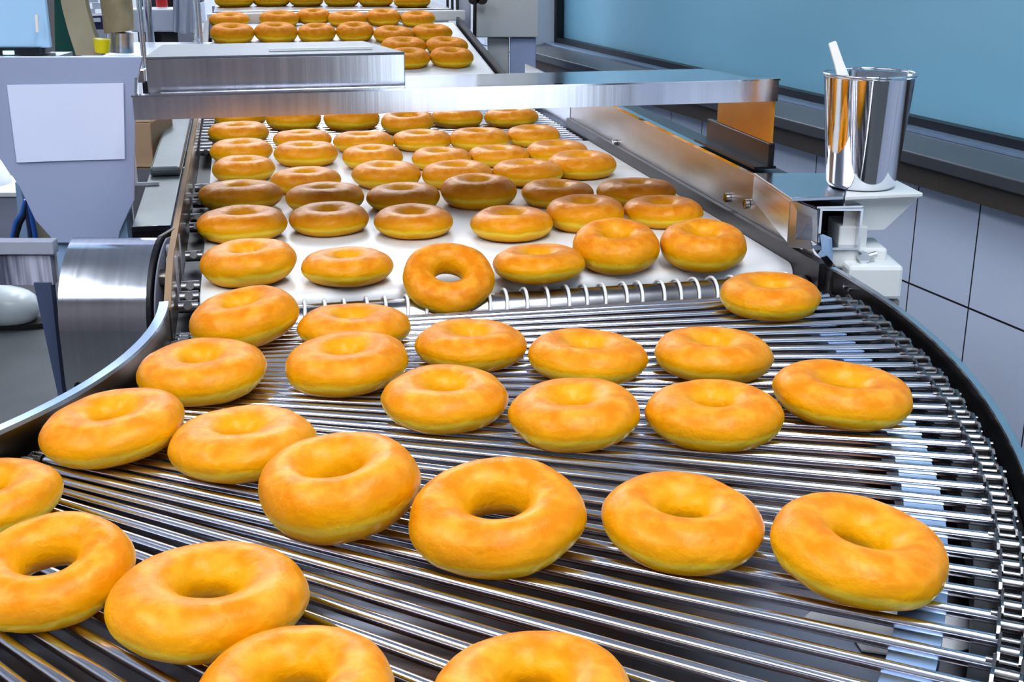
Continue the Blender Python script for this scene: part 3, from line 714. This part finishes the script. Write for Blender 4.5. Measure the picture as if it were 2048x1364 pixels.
# side deck along the left rail
dk = thing('side_deck', B(.5, .40, -.05), 'flat steel deck plate beside the left rail of the white belt', 'deck')
MB().bbox(.24, 1.0, .396, .4355, .034, .038).build('deck_plate', M['decksteel'], dk, .0008)
MB().bbox(.239, .2425, .396, .4355, -.02, .0335).build('front_flange', M['darksteel'], dk)
MB().bbox(.2385, .2415, .396, .4355, .0338, .0388).build('lip', M['mirror'], dk)
MB().bbox(.52, 1.0, .398, .4355, .0385, .050).build('raised_duct', M['decksteel'], dk, .004)
MB().bbox(.465, .468, .384, .412, .0385, .042).build('angle_bracket', M['whitemetal'], dk)
MB().bbox(.465, .468, .384, .3875, .0425, .085).build('angle_bracket', M['whitemetal'], dk)
for u in (.30, .9):
    p = B(u, .41); MB().box((p.x, p.y, (ZB - .02) / 2), (.012, .012, (ZB - .02) / 2)).build('leg', M['steel'], dk)
    MB().bbox(u - .01, u + .01, .40, .42, -.0195, .0335).build('leg', M['steel'], dk)
# shaft and bearing block between drum and rail
gx = thing('shaft_drive', (-.335, 1.2, ZB - .06), 'shaft and grey bearing block between the drum guard and left rail', 'drive')
x0 = XR + .0078
MB().tube([(x0, 1.20, ZB + .005), (x0 + .018, 1.20, ZB + .005)], .0085, 14).build('shaft', M['brownsteel'], gx)
MB().tube([(x0, 1.20, ZB - .042), (x0 + .010, 1.20, ZB - .042)], .022, 18).build('gear_hub', M['darksteel'], gx)
q = MB().box((x0 + .015, 1.190, ZB - .02), (.005, .006, .050)).build('bearing_block', M['greyplate'], gx, .003)
MB().box((x0 + .005, 1.222, ZB + .024), (.004, .003, .010)).build('paper_tag', M['greyplate'], gx, .003)
k = MB(); k.tube([(x0 + .012, 1.175, ZB - .075), (x0 + .012, 1.160, ZB - .075)], .005, 6); k.tube([(x0 + .005, 1.175, ZB - .09), (x0 + .005, 1.16, ZB - .09)], .007, 6)
k.build('hex_bolt', M['mirror'], gx)
MB().box((x0 + .009, 1.19, ZB - .10), (.009, .03, .012)).build('base_plate', M['darksteel'], gx)
MB().box((x0 + .009, 1.19, (ZB - .115) / 2), (.008, .008, (ZB - .115) / 2)).build('leg', M['greyplate'], gx)

# ================================================================== BACKGROUND AT LEFT
YC = 2.45
zc_ = aty(150, 108, YC).z
ct = thing('side_counter', (-.95, YC, 0), 'narrow steel side counter behind the left machine', 'counter')
cx0, cx1 = -1.35, aty(290, 108, 2.2).x
MB().box(((cx0 + cx1) / 2, YC, zc_ - .012), ((cx1 - cx0) / 2, .26, .012)).build('worktop', M['steel'], ct, .003)
for sx in (cx0 + .04, cx1 - .1):
    for sy in (YC - .2, YC + .2):
        MB().box((sx, sy, (zc_ - .0245) / 2), (.015, .015, (zc_ - .0245) / 2)).build('leg', M['steel'], ct)
gb = MB().prism([aty(90, 108.5, YC + .05), aty(158, 108.5, YC + .05), aty(140, -140, YC + .05), aty(84, -140, YC + .05)], (0, .012, 0))
tag(gb.build('green_board', M['green']), 'dark green board standing on the side counter beside the beige panel', 'board')
bp_ = MB(); bp_.sweep([[aty(x0_, y_, YC - .08), aty(x1_, y_, YC - .08), aty(x1_, y_, YC - .08) + YA * .02, aty(x0_, y_, YC - .08) + YA * .02] for (x0_, x1_, y_) in ((152, 205, 111), (136, 186, 62), (125, 174, 20), (117, 166, -20), (98, 146, -140))])
tag(bp_.build('beige_panel', M['beige']), 'curved beige board leaning on the counter right of the green board', 'board')
wd = thing('wrapped_duct', (aty(240, 106, YC).x, YC, zc_), 'tan paper-wrapped duct with a steel collar on the side counter', 'duct')
dd = lambda x, y: aty(x, y, YC - .02)
rad = lambda w: w / 2 * 2.4 / FPX
MB().tube([dd(240, 104), dd(239, 64)], rad(54), 24, rad(52)).build('steel_collar', M['steel'], wd)
MB().tube([dd(239, 63), dd(238, 58), dd(236, 30), dd(232, 0), dd(220, -140)], rad(58), 24, rad(62)).build('wrapped_sleeve', M['kraft'], wd)
yb = MB(); ybp = aty(204, 105, YC - .12); yt = aty(204, 78, YC - .12)
def frust(mb, c0, c1, r0, r1, n=24):
    mb.tube([c0, c1], r0, n, r1); return mb
frust(yb, ybp, yt, .0125, .0155).build('yellow_tub', M['yellow']) and None
yo = bpy.data.objects['yellow_tub']; tag(yo, 'small yellow plastic tub between the beige board and wrapped duct', 'tub')
# stored bottles / dark bin behind
nb = thing('dark_bin', (aty(190, 58, 3.2).x, 3.2, zc_), 'dark blue bin holding white papers behind the beige board', 'bin')
a0_, a1_ = aty(160, 56, 3.1), aty(214, 50, 3.1)
MB().prism([aty(150, 60, 3.1), aty(222, 60, 3.1), aty(222, 30, 3.1), aty(150, 34, 3.1)], (0, .12, 0)).build('bin', M['navy'], nb)
for i, (x, y, w_, h_) in enumerate(((176, 22, 26, 10), (196, 12, 22, 12), (192, 40, 16, 8), (180, 0, 30, 10))):
    ybox(x - w_ / 2, x + w_ / 2, y - h_ / 2, y + h_ / 2, 3.09 - .004 * i, .003, M['cloth'], 'white_paper', nb, 0)
ybox(165, 215, 60, 80, 3.08, .16, M['greyplate'], 'shelf', nb, 0)
MB().box((aty(190, 80, 3.2).x, 3.17, aty(190, 80, 3.08).z / 2), (.02, .02, aty(190, 80, 3.08).z / 2)).build('leg', M['greyplate'], nb)
# upright poles
for (px, Y, r_, lb) in ((283, 2.25, .005, 'thin bright steel pole just left of the steel cover box'), (299, 3.3, .011, 'thicker grey pole behind the thin bright pole'), (398, 2.75, .007, 'slim steel pole beside the far belt on its left')):
    p = aty(px, 60, Y)
    zl = zc_ if Y == 2.25 else 0.0
    tag(MB().tube([(p.x, Y, zl), (p.x, Y, 1.2), (p.x, Y, 2.0)], r_, 12).build('steel_pole', M['steel']), lb, 'pole')
# white cabinet with black worktop, red extinguisher on it
wc = thing('white_cabinet', (aty(318, 60, 3.9).x, 4.0, 0), 'white cabinet with a black top and grey feet behind the poles', 'cabinet')
a0_, a1_ = aty(262, 64, 3.8), aty(346, 18, 3.8)
MB().box(((a0_.x + a1_.x) / 2, 4.0, (a0_.z + a1_.z) / 2), ((a1_.x - a0_.x) / 2, .2, (a1_.z - a0_.z) / 2)).build('body', M['cloth'], wc, .004)
a2_ = aty(346, -30, 3.8)
MB().box(((a0_.x + a1_.x) / 2, 4.05, (a1_.z + a2_.z) / 2 + .002), ((a1_.x - a0_.x) / 2, .15, (a2_.z - a1_.z) / 2)).build('black_backboard', M['black'], wc)
for sx in (a0_.x + .03, a1_.x - .03):
    MB().box((sx, 4.0, (a0_.z - .002) / 2), (.025, .15, (a0_.z - .002) / 2)).build('leg', M['darksteel'], wc)
rt = aty(313, 13, 3.78)
re = thing('red_canister', rt, 'red canister standing in front of the black backboard', 'canister')
rz = aty(313, 14, 3.78).z
MB().lathe((rt.x, 3.84, a1_.z + .003), [(.0005, 0), (.016, 0), (.017, .004), (.017, .085), (.010, .10), (.006, .105), (.0005, .105)], 20).build('canister', M['red'], re)
MB().lathe((rt.x, 3.84, a1_.z + .1085), [(.0005, 0), (.006, 0), (.006, .012), (.0005, .012)], 12).build('nozzle', M['black'], re)
# hanging aprons
for (xs, Y, lb) in (((346, 366, 0), 3.6, 'narrow white apron hanging left of the wider one'), ((362, 396, 0), 3.4, 'wide white apron hanging beside the slim pole')):
    fr = []
    x0_, x1_ = xs[0], xs[1]
    for (y, gro) in ((-160, -6), (-40, -2), (20, 0), (62, 3)):
        n = 13; loop = []
        for j in range(n):
            t = j / (n - 1); p = aty(x0_ - gro + (x1_ - x0_ + 2 * gro) * t, y + 6 * t, Y); loop.append(p + YA * (.012 * math.sin(t * 14)))
        fr.append(loop + [q + YA * .006 for q in reversed(loop)])
    tag(MB().sweep(fr, smooth=True).build('hanging_apron', M['cloth']), lb, 'apron', 'white aprons on the back rail')
tag(MB().tube([(-1.25, 3.5, aty(370, -150, 3.5).z), (-.6, 3.5, aty(370, -150, 3.5).z)], .010, 10).build('hanging_rail', M['steel']), 'steel rail carrying the white aprons', 'rail')
# cardboard box below the crossbar at left
kb = thing('cardboard_box', (aty(285, 330, 1.8).x, 1.85, ZB - .05), 'brown cardboard box seen below the left end of the crossbar', 'box')
ybox(240, 300, 245, 335, 1.78, .12, M['card'], 'box_body', kb, .002)
MB().prism([aty(262, 244, 1.78), aty(299, 244, 1.78), aty(299, 200, 1.86), aty(262, 200, 1.86)], (0, .003, 0)).build('box_flap', M['card'], kb)
a0_ = aty(270, 335, 1.78)
kt = MB().box((a0_.x - .01, 1.85, a0_.z - .0085), (.05, .08, .008)); kst = thing('box_stand', (a0_.x, 1.85, 0), 'small steel stand under the brown cardboard box', 'stand')
kt.build('stand_top', M['steel'], kst)
MB().box((a0_.x - .01, 1.85, (a0_.z - .017) / 2), (.015, .015, (a0_.z - .017) / 2)).build('leg', M['steel'], kst)

# ================================================================== STEEL COLUMN AT THE END OF THE GLASS
YS = 3.25
cl = thing('steel_cabinet', (aty(1010, 130, YS).x, YS + .1, 0), 'tall steel cabinet at the far end of the blue window', 'cabinet')
ybox(952, 1080, -300, 75, YS, .22, M['cabgrey'], 'upper_box', cl, .003)
ybox(1020, 1072, 76, 620, YS + .03, .18, M['panel'], 'lower_leg', cl, .002)
ybox(978, 1018, 76, 620, YS + .05, .16, M['cabgrey'], 'lower_panel', cl, .002)
p = aty(950, 2, YS - .03)
tag(MB().tube([aty(950, 3, YS - .06), aty(949, 78, YS - .06), aty(946, 620, YS - .06)], .0045, 8).build('black_rod', M['black']), 'thin black upright rod in front of the steel cabinet', 'rod')
ks = MB()
for x in (948, 964):
    pts = [aty(x, 0, YS - .05) + Vector((.014 * math.cos(a), -.004, .011 * math.sin(a))) for a in (2 * math.pi * j / 10 for j in range(10))]
    ks.prism(pts, (0, .012, 0))
tag(ks.build('twin_knob', M['black']), 'pair of black knobs at the head of the black rod', 'knob')
fp = thing('fryer_side_panel', (aty(930, 60, 3.1).x, 3.2, 0), 'pale blue-white side panel between the far belt and steel cabinet', 'panel')
ybox(912, 938, -200, 60, 3.35, .05, M['cloth'], 'panel', fp, .002)
ybox(905, 940, 61, 700, 3.36, .04, M['greyplate'], 'skirt', fp, .002)

# ================================================================== WORKER (only legs reach into the picture)
def skin_mesh(name, verts, edges, radii, m, root, levels=2, parent=None):
    me = bpy.data.meshes.new(name); me.from_pydata([tuple(v) for v in verts], edges, []); me.materials.append(m)
    o = bpy.data.objects.new(name, me); COL.objects.link(o)
    sk = o.modifiers.new('skin', 'SKIN'); sk.use_smooth_shade = True
    for i, r_ in enumerate(radii): me.skin_vertices[0].data[i].radius = (r_, r_) if not isinstance(r_, tuple) else r_
    me.skin_vertices[0].data[root].use_root = True
    sb = o.modifiers.new('sub', 'SUBSURF'); sb.levels = levels; sb.render_levels = levels
    if parent is not None: attach(o, parent)
    return o
def add_skin_layer(me): 
    pass
foot = atz(20, 636, -ZB)       # sole of the visible boot
wx, wy = foot.x - .085, foot.y + .02
wk = thing('person', (wx, wy, 0), 'person in white trousers and white rubber boots standing at far left edge', 'person')
def sk(name, pts, chains, m, parent, root=0, levels=2):
    verts = [Vector(p[0]) for p in pts]; rad_ = [p[1] for p in pts]
    me = bpy.data.meshes.new(name); me.from_pydata([tuple(v) for v in verts], [tuple(c) for c in chains], []); me.materials.append(m)
    o = bpy.data.objects.new(name, me); COL.objects.link(o)
    if not me.skin_vertices: 
        o.modifiers.new('skin', 'SKIN')
        try: me.attributes.new('x', 'FLOAT', 'POINT')
        except Exception: pass
    else: o.modifiers.new('skin', 'SKIN')
    if not me.skin_vertices:
        bpy.context.view_layer.objects.active = o
        bpy.ops.mesh.customdata_skin_add()
    for i, r_ in enumerate(rad_):
        me.skin_vertices[0].data[i].radius = r_ if isinstance(r_, tuple) else (r_, r_)
        me.skin_vertices[0].data[i].use_root = (i == root)
    o.modifiers['skin'].use_smooth_shade = True
    s_ = o.modifiers.new('sub', 'SUBSURF'); s_.levels = levels; s_.render_levels = levels
    attach(o, parent); return o
def WP(x, y, z): return (wx + x, wy + y, z)
# body (faces the line, to +x): torso, neck, head, arms with fingers
body_pts = [(WP(0, 0, .95), (.12, .15)), (WP(0, 0, 1.12), (.105, .135)), (WP(0, 0, 1.32), (.11, .16)), (WP(0, 0, 1.43), (.07, .12)), (WP(.01, 0, 1.50), .050), (WP(.025, 0, 1.58), .062), (WP(.025, 0, 1.66), .085), (WP(.015, 0, 1.74), .062)]
body_e = [(0, 1), (1, 2), (2, 3), (3, 4), (4, 5), (5, 6), (6, 7)]
for s_ in (-1, 1):
    b_i = len(body_pts)
    body_pts += [(WP(0, s_ * .19, 1.40), .055), (WP(-.02, s_ * .24, 1.15), .043), (WP(.10, s_ * .23, .98), .034), (WP(.14, s_ * .23, .92), .028), (WP(.18, s_ * .225, .86), .026)]
    body_e += [(3, b_i), (b_i, b_i + 1), (b_i + 1, b_i + 2), (b_i + 2, b_i + 3), (b_i + 3, b_i + 4)]
    for k in range(4):
        j = len(body_pts); yy = s_ * (.225 + (k - 1.5) * .017); L = (.052, .060, .064, .050)[k]
        body_pts += [(WP(.195, yy, .835), .0085), (WP(.205 + L * .3, yy, .835 - L * .5), .008), (WP(.205 + L * .3, yy, .835 - L), .007)]
        body_e += [(b_i + 4, j), (j, j + 1), (j + 1, j + 2)]
    j = len(body_pts)
    body_pts += [(WP(.175, s_ * .19, .87), .010), (WP(.20, s_ * .18, .84), .009)]
    body_e += [(b_i + 3, j), (j, j + 1)]
    l_i = len(body_pts)
    body_pts += [(WP(0, s_ * .09, .86), .085), (WP(-.06 if s_ > 0 else .02, s_ * .10, .50), .058), (WP(-.14 if s_ > 0 else .02, s_ * .105, .12), .042)]
    body_e += [(0, l_i), (l_i, l_i + 1), (l_i + 1, l_i + 2)]
sk('body', body_pts, body_e, M['skin'], wk)
jk = [(WP(0, 0, .93), (.135, .17)), (WP(0, 0, 1.12), (.12, .15)), (WP(0, 0, 1.32), (.125, .175)), (WP(0, 0, 1.44), (.085, .13))]
je = [(0, 1), (1, 2), (2, 3)]
for s_ in (-1, 1):
    j = len(jk); jk += [(WP(0, s_ * .19, 1.40), .068), (WP(-.02, s_ * .24, 1.15), .056), (WP(.08, s_ * .235, 1.01), .048)]; je += [(3, j), (j, j + 1), (j + 1, j + 2)]
sk('white_jacket', jk, je, M['cloth'], wk)
tr = [(WP(0, 0, .94), (.13, .165))]; te = []
for s_ in (-1, 1):
    j = len(tr); tr += [(WP(0, s_ * .09, .84), .102), (WP(-.06 if s_ > 0 else .02, s_ * .102, .50), .080), (WP(-.10 if s_ > 0 else .02, s_ * .105, .33), .078)]; te += [(0, j), (j, j + 1), (j + 1, j + 2)]
sk('white_trousers', tr, te, M['cloth'], wk)
hr = [(WP(-.005, 0, 1.70), (.095, .092)), (WP(-.005, 0, 1.76), (.075, .075)), (WP(-.05, 0, 1.63), (.05, .07))]
sk('hair', hr, [(0, 1), (0, 2)], M['hair'], wk)
for s_ in (-1, 1):
    q_ = -.14 if s_ > 0 else .03
    bt = sk('rubber_boot', [(WP(q_ - .03, s_ * .105, .070), (.085, .080)), (WP(q_ + .06, s_ * .105, .068), (.080, .074)), (WP(q_ + .20, s_ * .105, .060), (.074, .066)), (WP(q_ - .02, s_ * .105, .20), .080), (WP(q_ * .7 - .015, s_ * .105, .34), .088)], [(0, 1), (1, 2), (0, 3), (3, 4)], M['boot'], wk)
    so = MB(); pts = []
    for i in range(24):
        a = 2 * math.pi * i / 24; pts.append(Vector(WP(q_ + .08 + .155 * math.cos(a), s_ * .105 + (.050 + .006 * math.cos(a)) * math.sin(a), 0)))
    so.prism(pts, (0, 0, .018)); q = so.build('sole', M['sole'], bt)
for s_ in (-1, 1):
    MB().lathe(WP(.104, s_ * .033, 1.655), [(.0005, -.010), (.008, -.007), (.011, 0), (.008, .007), (.0005, .010)], 12).build('eye', M['boot'], wk)
sk('nose', [(WP(.10, 0, 1.65), .010), (WP(.125, 0, 1.615), .014), (WP(.11, 0, 1.61), .011)], [(0, 1), (1, 2)], M['skin'], wk)
MB().box(WP(.100, 0, 1.575), (.006, .022, .004)).build('mouth', M['red'], wk, .002)
# grey machine behind the worker's legs
gm = thing('grey_floor_unit', (aty(-20, 480, 4.6).x, 4.7, 0), 'low grey floor unit behind the person at far left', 'unit')
ybox(-160, 75, 395, 500, 4.55, .3, M['greyplate'], 'unit_body', gm, .004)
ybox(-160, 78, 385, 394, 4.53, .33, M['whitemetal'], 'unit_top', gm, .002)
MB().box((aty(-40, 480, 4.6).x, 4.7, aty(0, 500, 4.55).z / 2 - .001), (.12, .1, aty(0, 500, 4.55).z / 2 - .001)).build('plinth', M['darksteel'], gm)

tz = aty(0, 386, 4.62).z
wt = MB().lathe((aty(-32, 380, 4.7).x, 4.7, tz + .001), [(.0005, 0), (.095, 0), (.105, .01), (.098, .05), (.075, .10), (.045, .135), (.0005, .15)], 32)
tag(wt.build('white_dome_lid', M['cloth']), 'white dome standing on the grey floor unit at far left', 'lid')
# ================================================================== DOUGHNUTS
def donut_mesh(seed, hole, name='doughnut'):
    rnd = random.Random(seed); off = Vector((rnd.uniform(0, 50), rnd.uniform(0, 50), rnd.uniform(0, 50)))
    NU, NV = 56, 28; R0 = (1 + hole) / 2; a = (1 - hole) / 2; vs = []; fs = []
    for i in range(NU):
        p = 2 * math.pi * i / NU
        ovl = 1 + .03 * math.cos(2 * p + seed)
        for j in range(NV):
            q = 2 * math.pi * j / NV
            cq, sq = math.cos(q), math.sin(q)
            e = .97
            x = math.copysign(abs(cq) ** e, cq); z = math.copysign(abs(sq) ** 1.04, sq)
            if sq < 0: x = x * (1 - .10 * (-sq) if cq > 0 else 1)        # lower half rounds in a little
            rr = (R0 + a * x) * ovl
            v = Vector((rr * math.cos(p), rr * math.sin(p), .4 * z))
            d = noise.noise(v * 1.4 + off) * .045 + noise.noise(v * 3.6 + off) * .014
            v += Vector((math.cos(p) * cq, math.sin(p) * cq, .6 * sq)) * d
            vs.append(v)
    for i in range(NU):
        for j in range(NV):
            fs.append((i * NV + j, ((i + 1) % NU) * NV + j, ((i + 1) % NU) * NV + (j + 1) % NV, i * NV + (j + 1) % NV))
    me = bpy.data.meshes.new(name); me.from_pydata([tuple(v) for v in vs], [], fs); me.update()
    me.polygons.foreach_set('use_smooth', [True] * len(fs)); me.materials.append(M['donut'])
    return me
HOLES = (.30, .27, .24, .21, .17, .31)
DM = [donut_mesh(11 + 3 * i, h) for i, h in enumerate(HOLES)]
def donut_mesh_plain(i):
    me = DM[i].copy(); me.materials.clear(); me.materials.append(M['plain_donut']); return me
DP = [donut_mesh_plain(i) for i in range(6)]

ORD = ['leftmost', 'second from the left', 'third from the left', 'third from the right', 'second from the right', 'rightmost']
# surface, group, row phrase, [(cx, cy, w, h, roll, variant)]
ROWS = []
def row(surf, phrase, items, labels=None): ROWS.append((surf, phrase, items, labels))
row('rod', None, [(590, 1382, 420, 250, 3, 0), (1063, 1392, 412, 245, 0, 1)],
    ['glazed doughnut cut by the bottom edge of the photo, left of the two', 'glazed doughnut cut by the bottom edge of the photo, right of the two'])
row('rod', None, [(-28, 997, 290, 165, 3, 2), (99, 1141, 328, 242, 6, 0), (420, 1203, 404, 233, -4, 1)],
    ['glazed doughnut cut by the left photo edge, behind another, beside the inner chain', 'glazed doughnut cut by the left edge of the photo, with its hole visible', 'large glazed doughnut at lower left, whole, in front of the left-edge one'])
row('rod', 'nearest full row on the steel rods', [(230, 855, 285, 156, 7, 4), (481, 886, 301, 148, 2, 4), (678, 972, 326, 220, 10, 1), (994, 1032, 348, 255, 3, 0), (1364, 1043, 334, 205, -5, 2), (1717, 1100, 369, 220, -10, 1)])
row('rod', 'middle row of five on the steel rods', [(404, 743, 262, 139, 4, 4), (694, 727, 253, 135, 3, 4), (890, 797, 263, 143, -2, 3), (1150, 828, 271, 154, 3, 4), (1427, 830, 269, 153, 0, 3)],
    ['glazed doughnut, leftmost in the middle row of five on the rods', 'glazed doughnut, second from left in the middle row of five on the rods', 'glazed doughnut, centre of the middle row of five on the rods', 'glazed doughnut, second from right in the middle row of five on the rods', 'glazed doughnut, rightmost in the middle row of five on the rods'])
row('rod', 'first row landed on the steel rods', [(488, 636, 221, 123, 12, 4), (708, 655, 225, 92, 0, 4), (942, 690, 233, 105, -2, 3), (1175, 714, 246, 112, -2, 3), (1428, 710, 244, 117, -3, 3), (1684, 789, 272, 144, -6, 1)])
row('rod', None, [(1541, 593, 209, 102, -1, 3)], ['lone glazed doughnut at right just past the white belt corner'])
row('belt', 'front row of the white belt', [(497, 525, 195, 99, 6, 4), (695, 533, 189, 83, 0, 4), (896, 556, 195, 150, -6, 0), (1078, 527, 191, 80, 2, 4), (1234, 493, 178, 113, 0, 3), (1405, 491, 174, 109, -4, 3)],
    [None, None, 'glazed doughnut tipping over the white belt front edge, hole showing white', None, None, None])
row('belt', 'second row of the white belt', [(484, 448, 184, 79, 0, 3), (658, 438, 165, 73, 0, 4), (828, 443, 166, 74, 0, 3), (1023, 447, 173, 76, 0, 3), (1170, 427, 162, 80, 0, 4), (1325, 424, 157, 72, 0, 3)])
row('belt', 'shaded third row of the white belt', [(481, 391, 167, 62, 0, 4), (650, 395, 160, 65, 0, 3), (807, 395, 151, 64, 0, 4), (957, 383, 152, 76, 0, 4), (1115, 388, 147, 64, 0, 3), (1272, 385, 157, 60, 0, 4)])
row('belt', 'shaded fourth row of the white belt', [(487, 338, 130, 58, 0, 3), (612, 362, 138, 62, 0, 4), (773, 350, 141, 62, 0, 4), (915, 350, 140, 64, 0, 3), (1057, 345, 146, 58, 0, 4), (1160, 330, 145, 62, 0, 3)])
row('belt', 'fifth row of the white belt', [(483, 302, 128, 54, 0, 4), (612, 308, 126, 56, 0, 3), (745, 315, 122, 56, 0, 4), (882, 318, 126, 52, 0, 3), (1005, 312, 122, 50, 0, 4), (1108, 305, 130, 52, 0, 3)])
row('belt', 'sixth row of the white belt', [(477, 266, 120, 50, 0, 3), (605, 280, 116, 46, 0, 4), (730, 284, 122, 48, 0, 3), (843, 281, 120, 48, 0, 4), (957, 279, 116, 52, 0, 3), (1066, 272, 113, 48, 0, 4)])
row('belt', 'last row before the steel crossbar', [(480, 234, 105, 48, 0, 4), (588, 238, 109, 50, 0, 4), (703, 238, 109, 50, 0, 4), (815, 244, 108, 54, 0, 0), (914, 235, 104, 44, 0, 4), (1023, 235, 107, 44, 0, 4)])
row('far', 'pair by the right corner of the steel cover box', [(822, 116, 90, 44, 0, 4), (899, 115, 86, 44, 0, 3)], ['fried doughnut on the far belt touching the corner of the steel cover box', 'fried doughnut on the far belt, nearest the right edge in front'])
row('far', None, [(812, 92, 88, 40, 0, 3), (890, 92, 86, 40, 0, 4)], ['fried doughnut on far belt just behind the one at the box corner', 'fried doughnut on far belt, second nearest along the right edge'])
row('far', 'lower full row of the far rising belt', [(471, 67, 88, 44, 0, 3), (556, 65, 86, 44, 0, 4), (634, 66, 78, 40, 0, 3), (709, 64, 76, 42, 0, 4), (783, 69, 82, 38, 0, 3), (858, 66, 80, 38, 0, 4)])
row('far', 'upper full row of the far rising belt', [(459, 40, 78, 34, 0, 4), (558, 38, 76, 36, 0, 3), (628, 33, 68, 34, 0, 4), (700, 38, 76, 34, 0, 3), (764, 35, 70, 36, 0, 4), (833, 38, 72, 34, 0, 3)])
row('top', 'farthest row at the photo top edge', [(468, 2, 76, 26, 0, 4), (543, 1, 73, 25, 0, 3), (613, 1, 70, 25, 0, 4), (683, 1, 68, 25, 0, 3), (752, 1, 69, 25, 0, 4), (824, 3, 73, 26, 0, 3)])

GROUPS = {'rod': 'glazed doughnuts on the curved rods', 'belt': 'glazed doughnuts on the white belt', 'far': 'fried doughnuts on the far belt', 'top': 'fried doughnuts on the farthest conveyor'}
DN = []
for surf, phrase, items, labels in ROWS:
    for k, (cx, cy, w, h, roll, var) in enumerate(items):
        lab = labels[k] if labels and labels[k] else None
        if lab is None:
            lab = ('glazed' if surf in ('rod', 'belt') else 'fried') + ' doughnut, ' + ORD[k] + ' in the ' + phrase
        rho = min(.98, h / w)
        # plane of the surface
        def hit(zc):
            if surf == 'far': return atw(cx, cy, FP + FN * zc, FN)
            if surf == 'top': return atz(cx, cy, ZT + zc)
            return atz(cx, cy, zc)
        p = hit(.018)
        dep = proj(p)[2]
        v = (CAM - p).normalized(); nrm = FN if surf == 'far' else UP
        ev = math.asin(v.dot(nrm))
        # thickness ratio that explains the outline with the ring lying flat, then the tilt that explains the rest
        hole = HOLES[var]; r0, ra = (1 + hole) / 2, (1 - hole) / 2
        def outline(e, kp): return r0 * math.sin(e) + math.sqrt((ra * math.sin(e)) ** 2 + (kp * math.cos(e)) ** 2)
        q = rho * .985 - r0 * math.sin(ev)
        kk = (q * q - (ra * math.sin(ev)) ** 2) / math.cos(ev) ** 2 if q > 0 else 0
        kap = min(.40, max(.30, math.sqrt(max(kk, 0))))
        if var == 0: kap = min(kap, .33)
        tilt = min((abs(outline(ev + math.radians(x * .5), kap) - rho * .985), math.radians(x * .5)) for x in range(-12, 80))[1]
        lim = math.radians(40 if (cx, cy) == (896, 556) else 9)
        tilt = max(-math.radians(3), min(lim, tilt))
        D = w * dep / FPX
        D = max(.082, min(.108, D))
        R = D / 2
        ro_ = math.radians(roll * .7)
        al = math.hypot(tilt, ro_)
        zc = kap * R + .60 * R * math.sin(al) - .0012
        if (cx, cy) == (896, 556): zc = .012
        p = hit(zc)
        DN.append(dict(p=p, R=R, kap=kap, tilt=tilt, roll=ro_, surf=surf, lab=lab, var=var, nrm=nrm, zc=zc))
# rings lying side by side nudge one another apart
for it in range(60):
    for i in range(len(DN)):
        for j in range(i):
            a, b_ = DN[i], DN[j]
            if a['surf'] != b_['surf'] and {a['surf'], b_['surf']} != {'rod', 'belt'}: continue
            d = a['p'] - b_['p']; d.z = 0; L = d.length; need = (a['R'] + b_['R']) * .985
            if L < need and L > 1e-6:
                m_ = d.normalized() * (need - L) * .5
                for q, s_ in ((a, 1), (b_, -1)):
                    q['p'] += m_ * s_
                    if q['surf'] == 'far': q['p'].z = ZB + fz((q['p'] - TC).dot(U)) + q['zc'] * 1.0
rnd = random.Random(5)
for d in DN:
    az = math.atan2(d['p'].x, d['p'].y)
    me = (DM if d['surf'] in ('rod', 'belt') else DP)[d['var']]
    o = bpy.data.objects.new('doughnut', me); COL.objects.link(o)
    yaw = Matrix.Rotation(rnd.uniform(0, 6.28), 4, 'Z')
    tl = Matrix.Rotation(d['tilt'], 4, 'X'); rl = Matrix.Rotation(-d['roll'], 4, 'Y'); azm = Matrix.Rotation(-az, 4, 'Z')
    base = Matrix.Identity(4)
    if d['surf'] == 'far':
        base = UP.rotation_difference(FN).to_matrix().to_4x4()
    rot = base @ azm @ rl @ tl @ yaw
    o.matrix_world = Matrix.Translation(d['p']) @ rot @ Matrix.Diagonal((d['R'], d['R'], d['R'] * d['kap'] / .4, 1))
    tag(o, d['lab'], 'doughnut', GROUPS[d['surf']])

# ================================================================== LIGHT, CAMERA
w = bpy.data.worlds.new('World'); S.world = w; w.use_nodes = True
w.node_tree.nodes['Background'].inputs[0].default_value = (0.75, 0.83, 1.0, 1); w.node_tree.nodes['Background'].inputs[1].default_value = 0.4
cam = bpy.data.cameras.new('Camera'); co = bpy.data.objects.new('Camera', cam); COL.objects.link(co)
cam.sensor_width = 36; cam.sensor_fit = 'HORIZONTAL'; cam.lens = FPX / 2048 * 36; cam.clip_start = .02
co.location = CAM; co.rotation_euler = (math.pi / 2 - TH, 0, 0)
S.camera = co
S.cycles.max_bounces = 7; S.cycles.diffuse_bounces = 3; S.cycles.glossy_bounces = 4; S.cycles.adaptive_threshold = 0.02
S.view_settings.view_transform = 'Standard'; S.view_settings.look = 'Medium High Contrast'
S.view_settings.exposure = 0.0
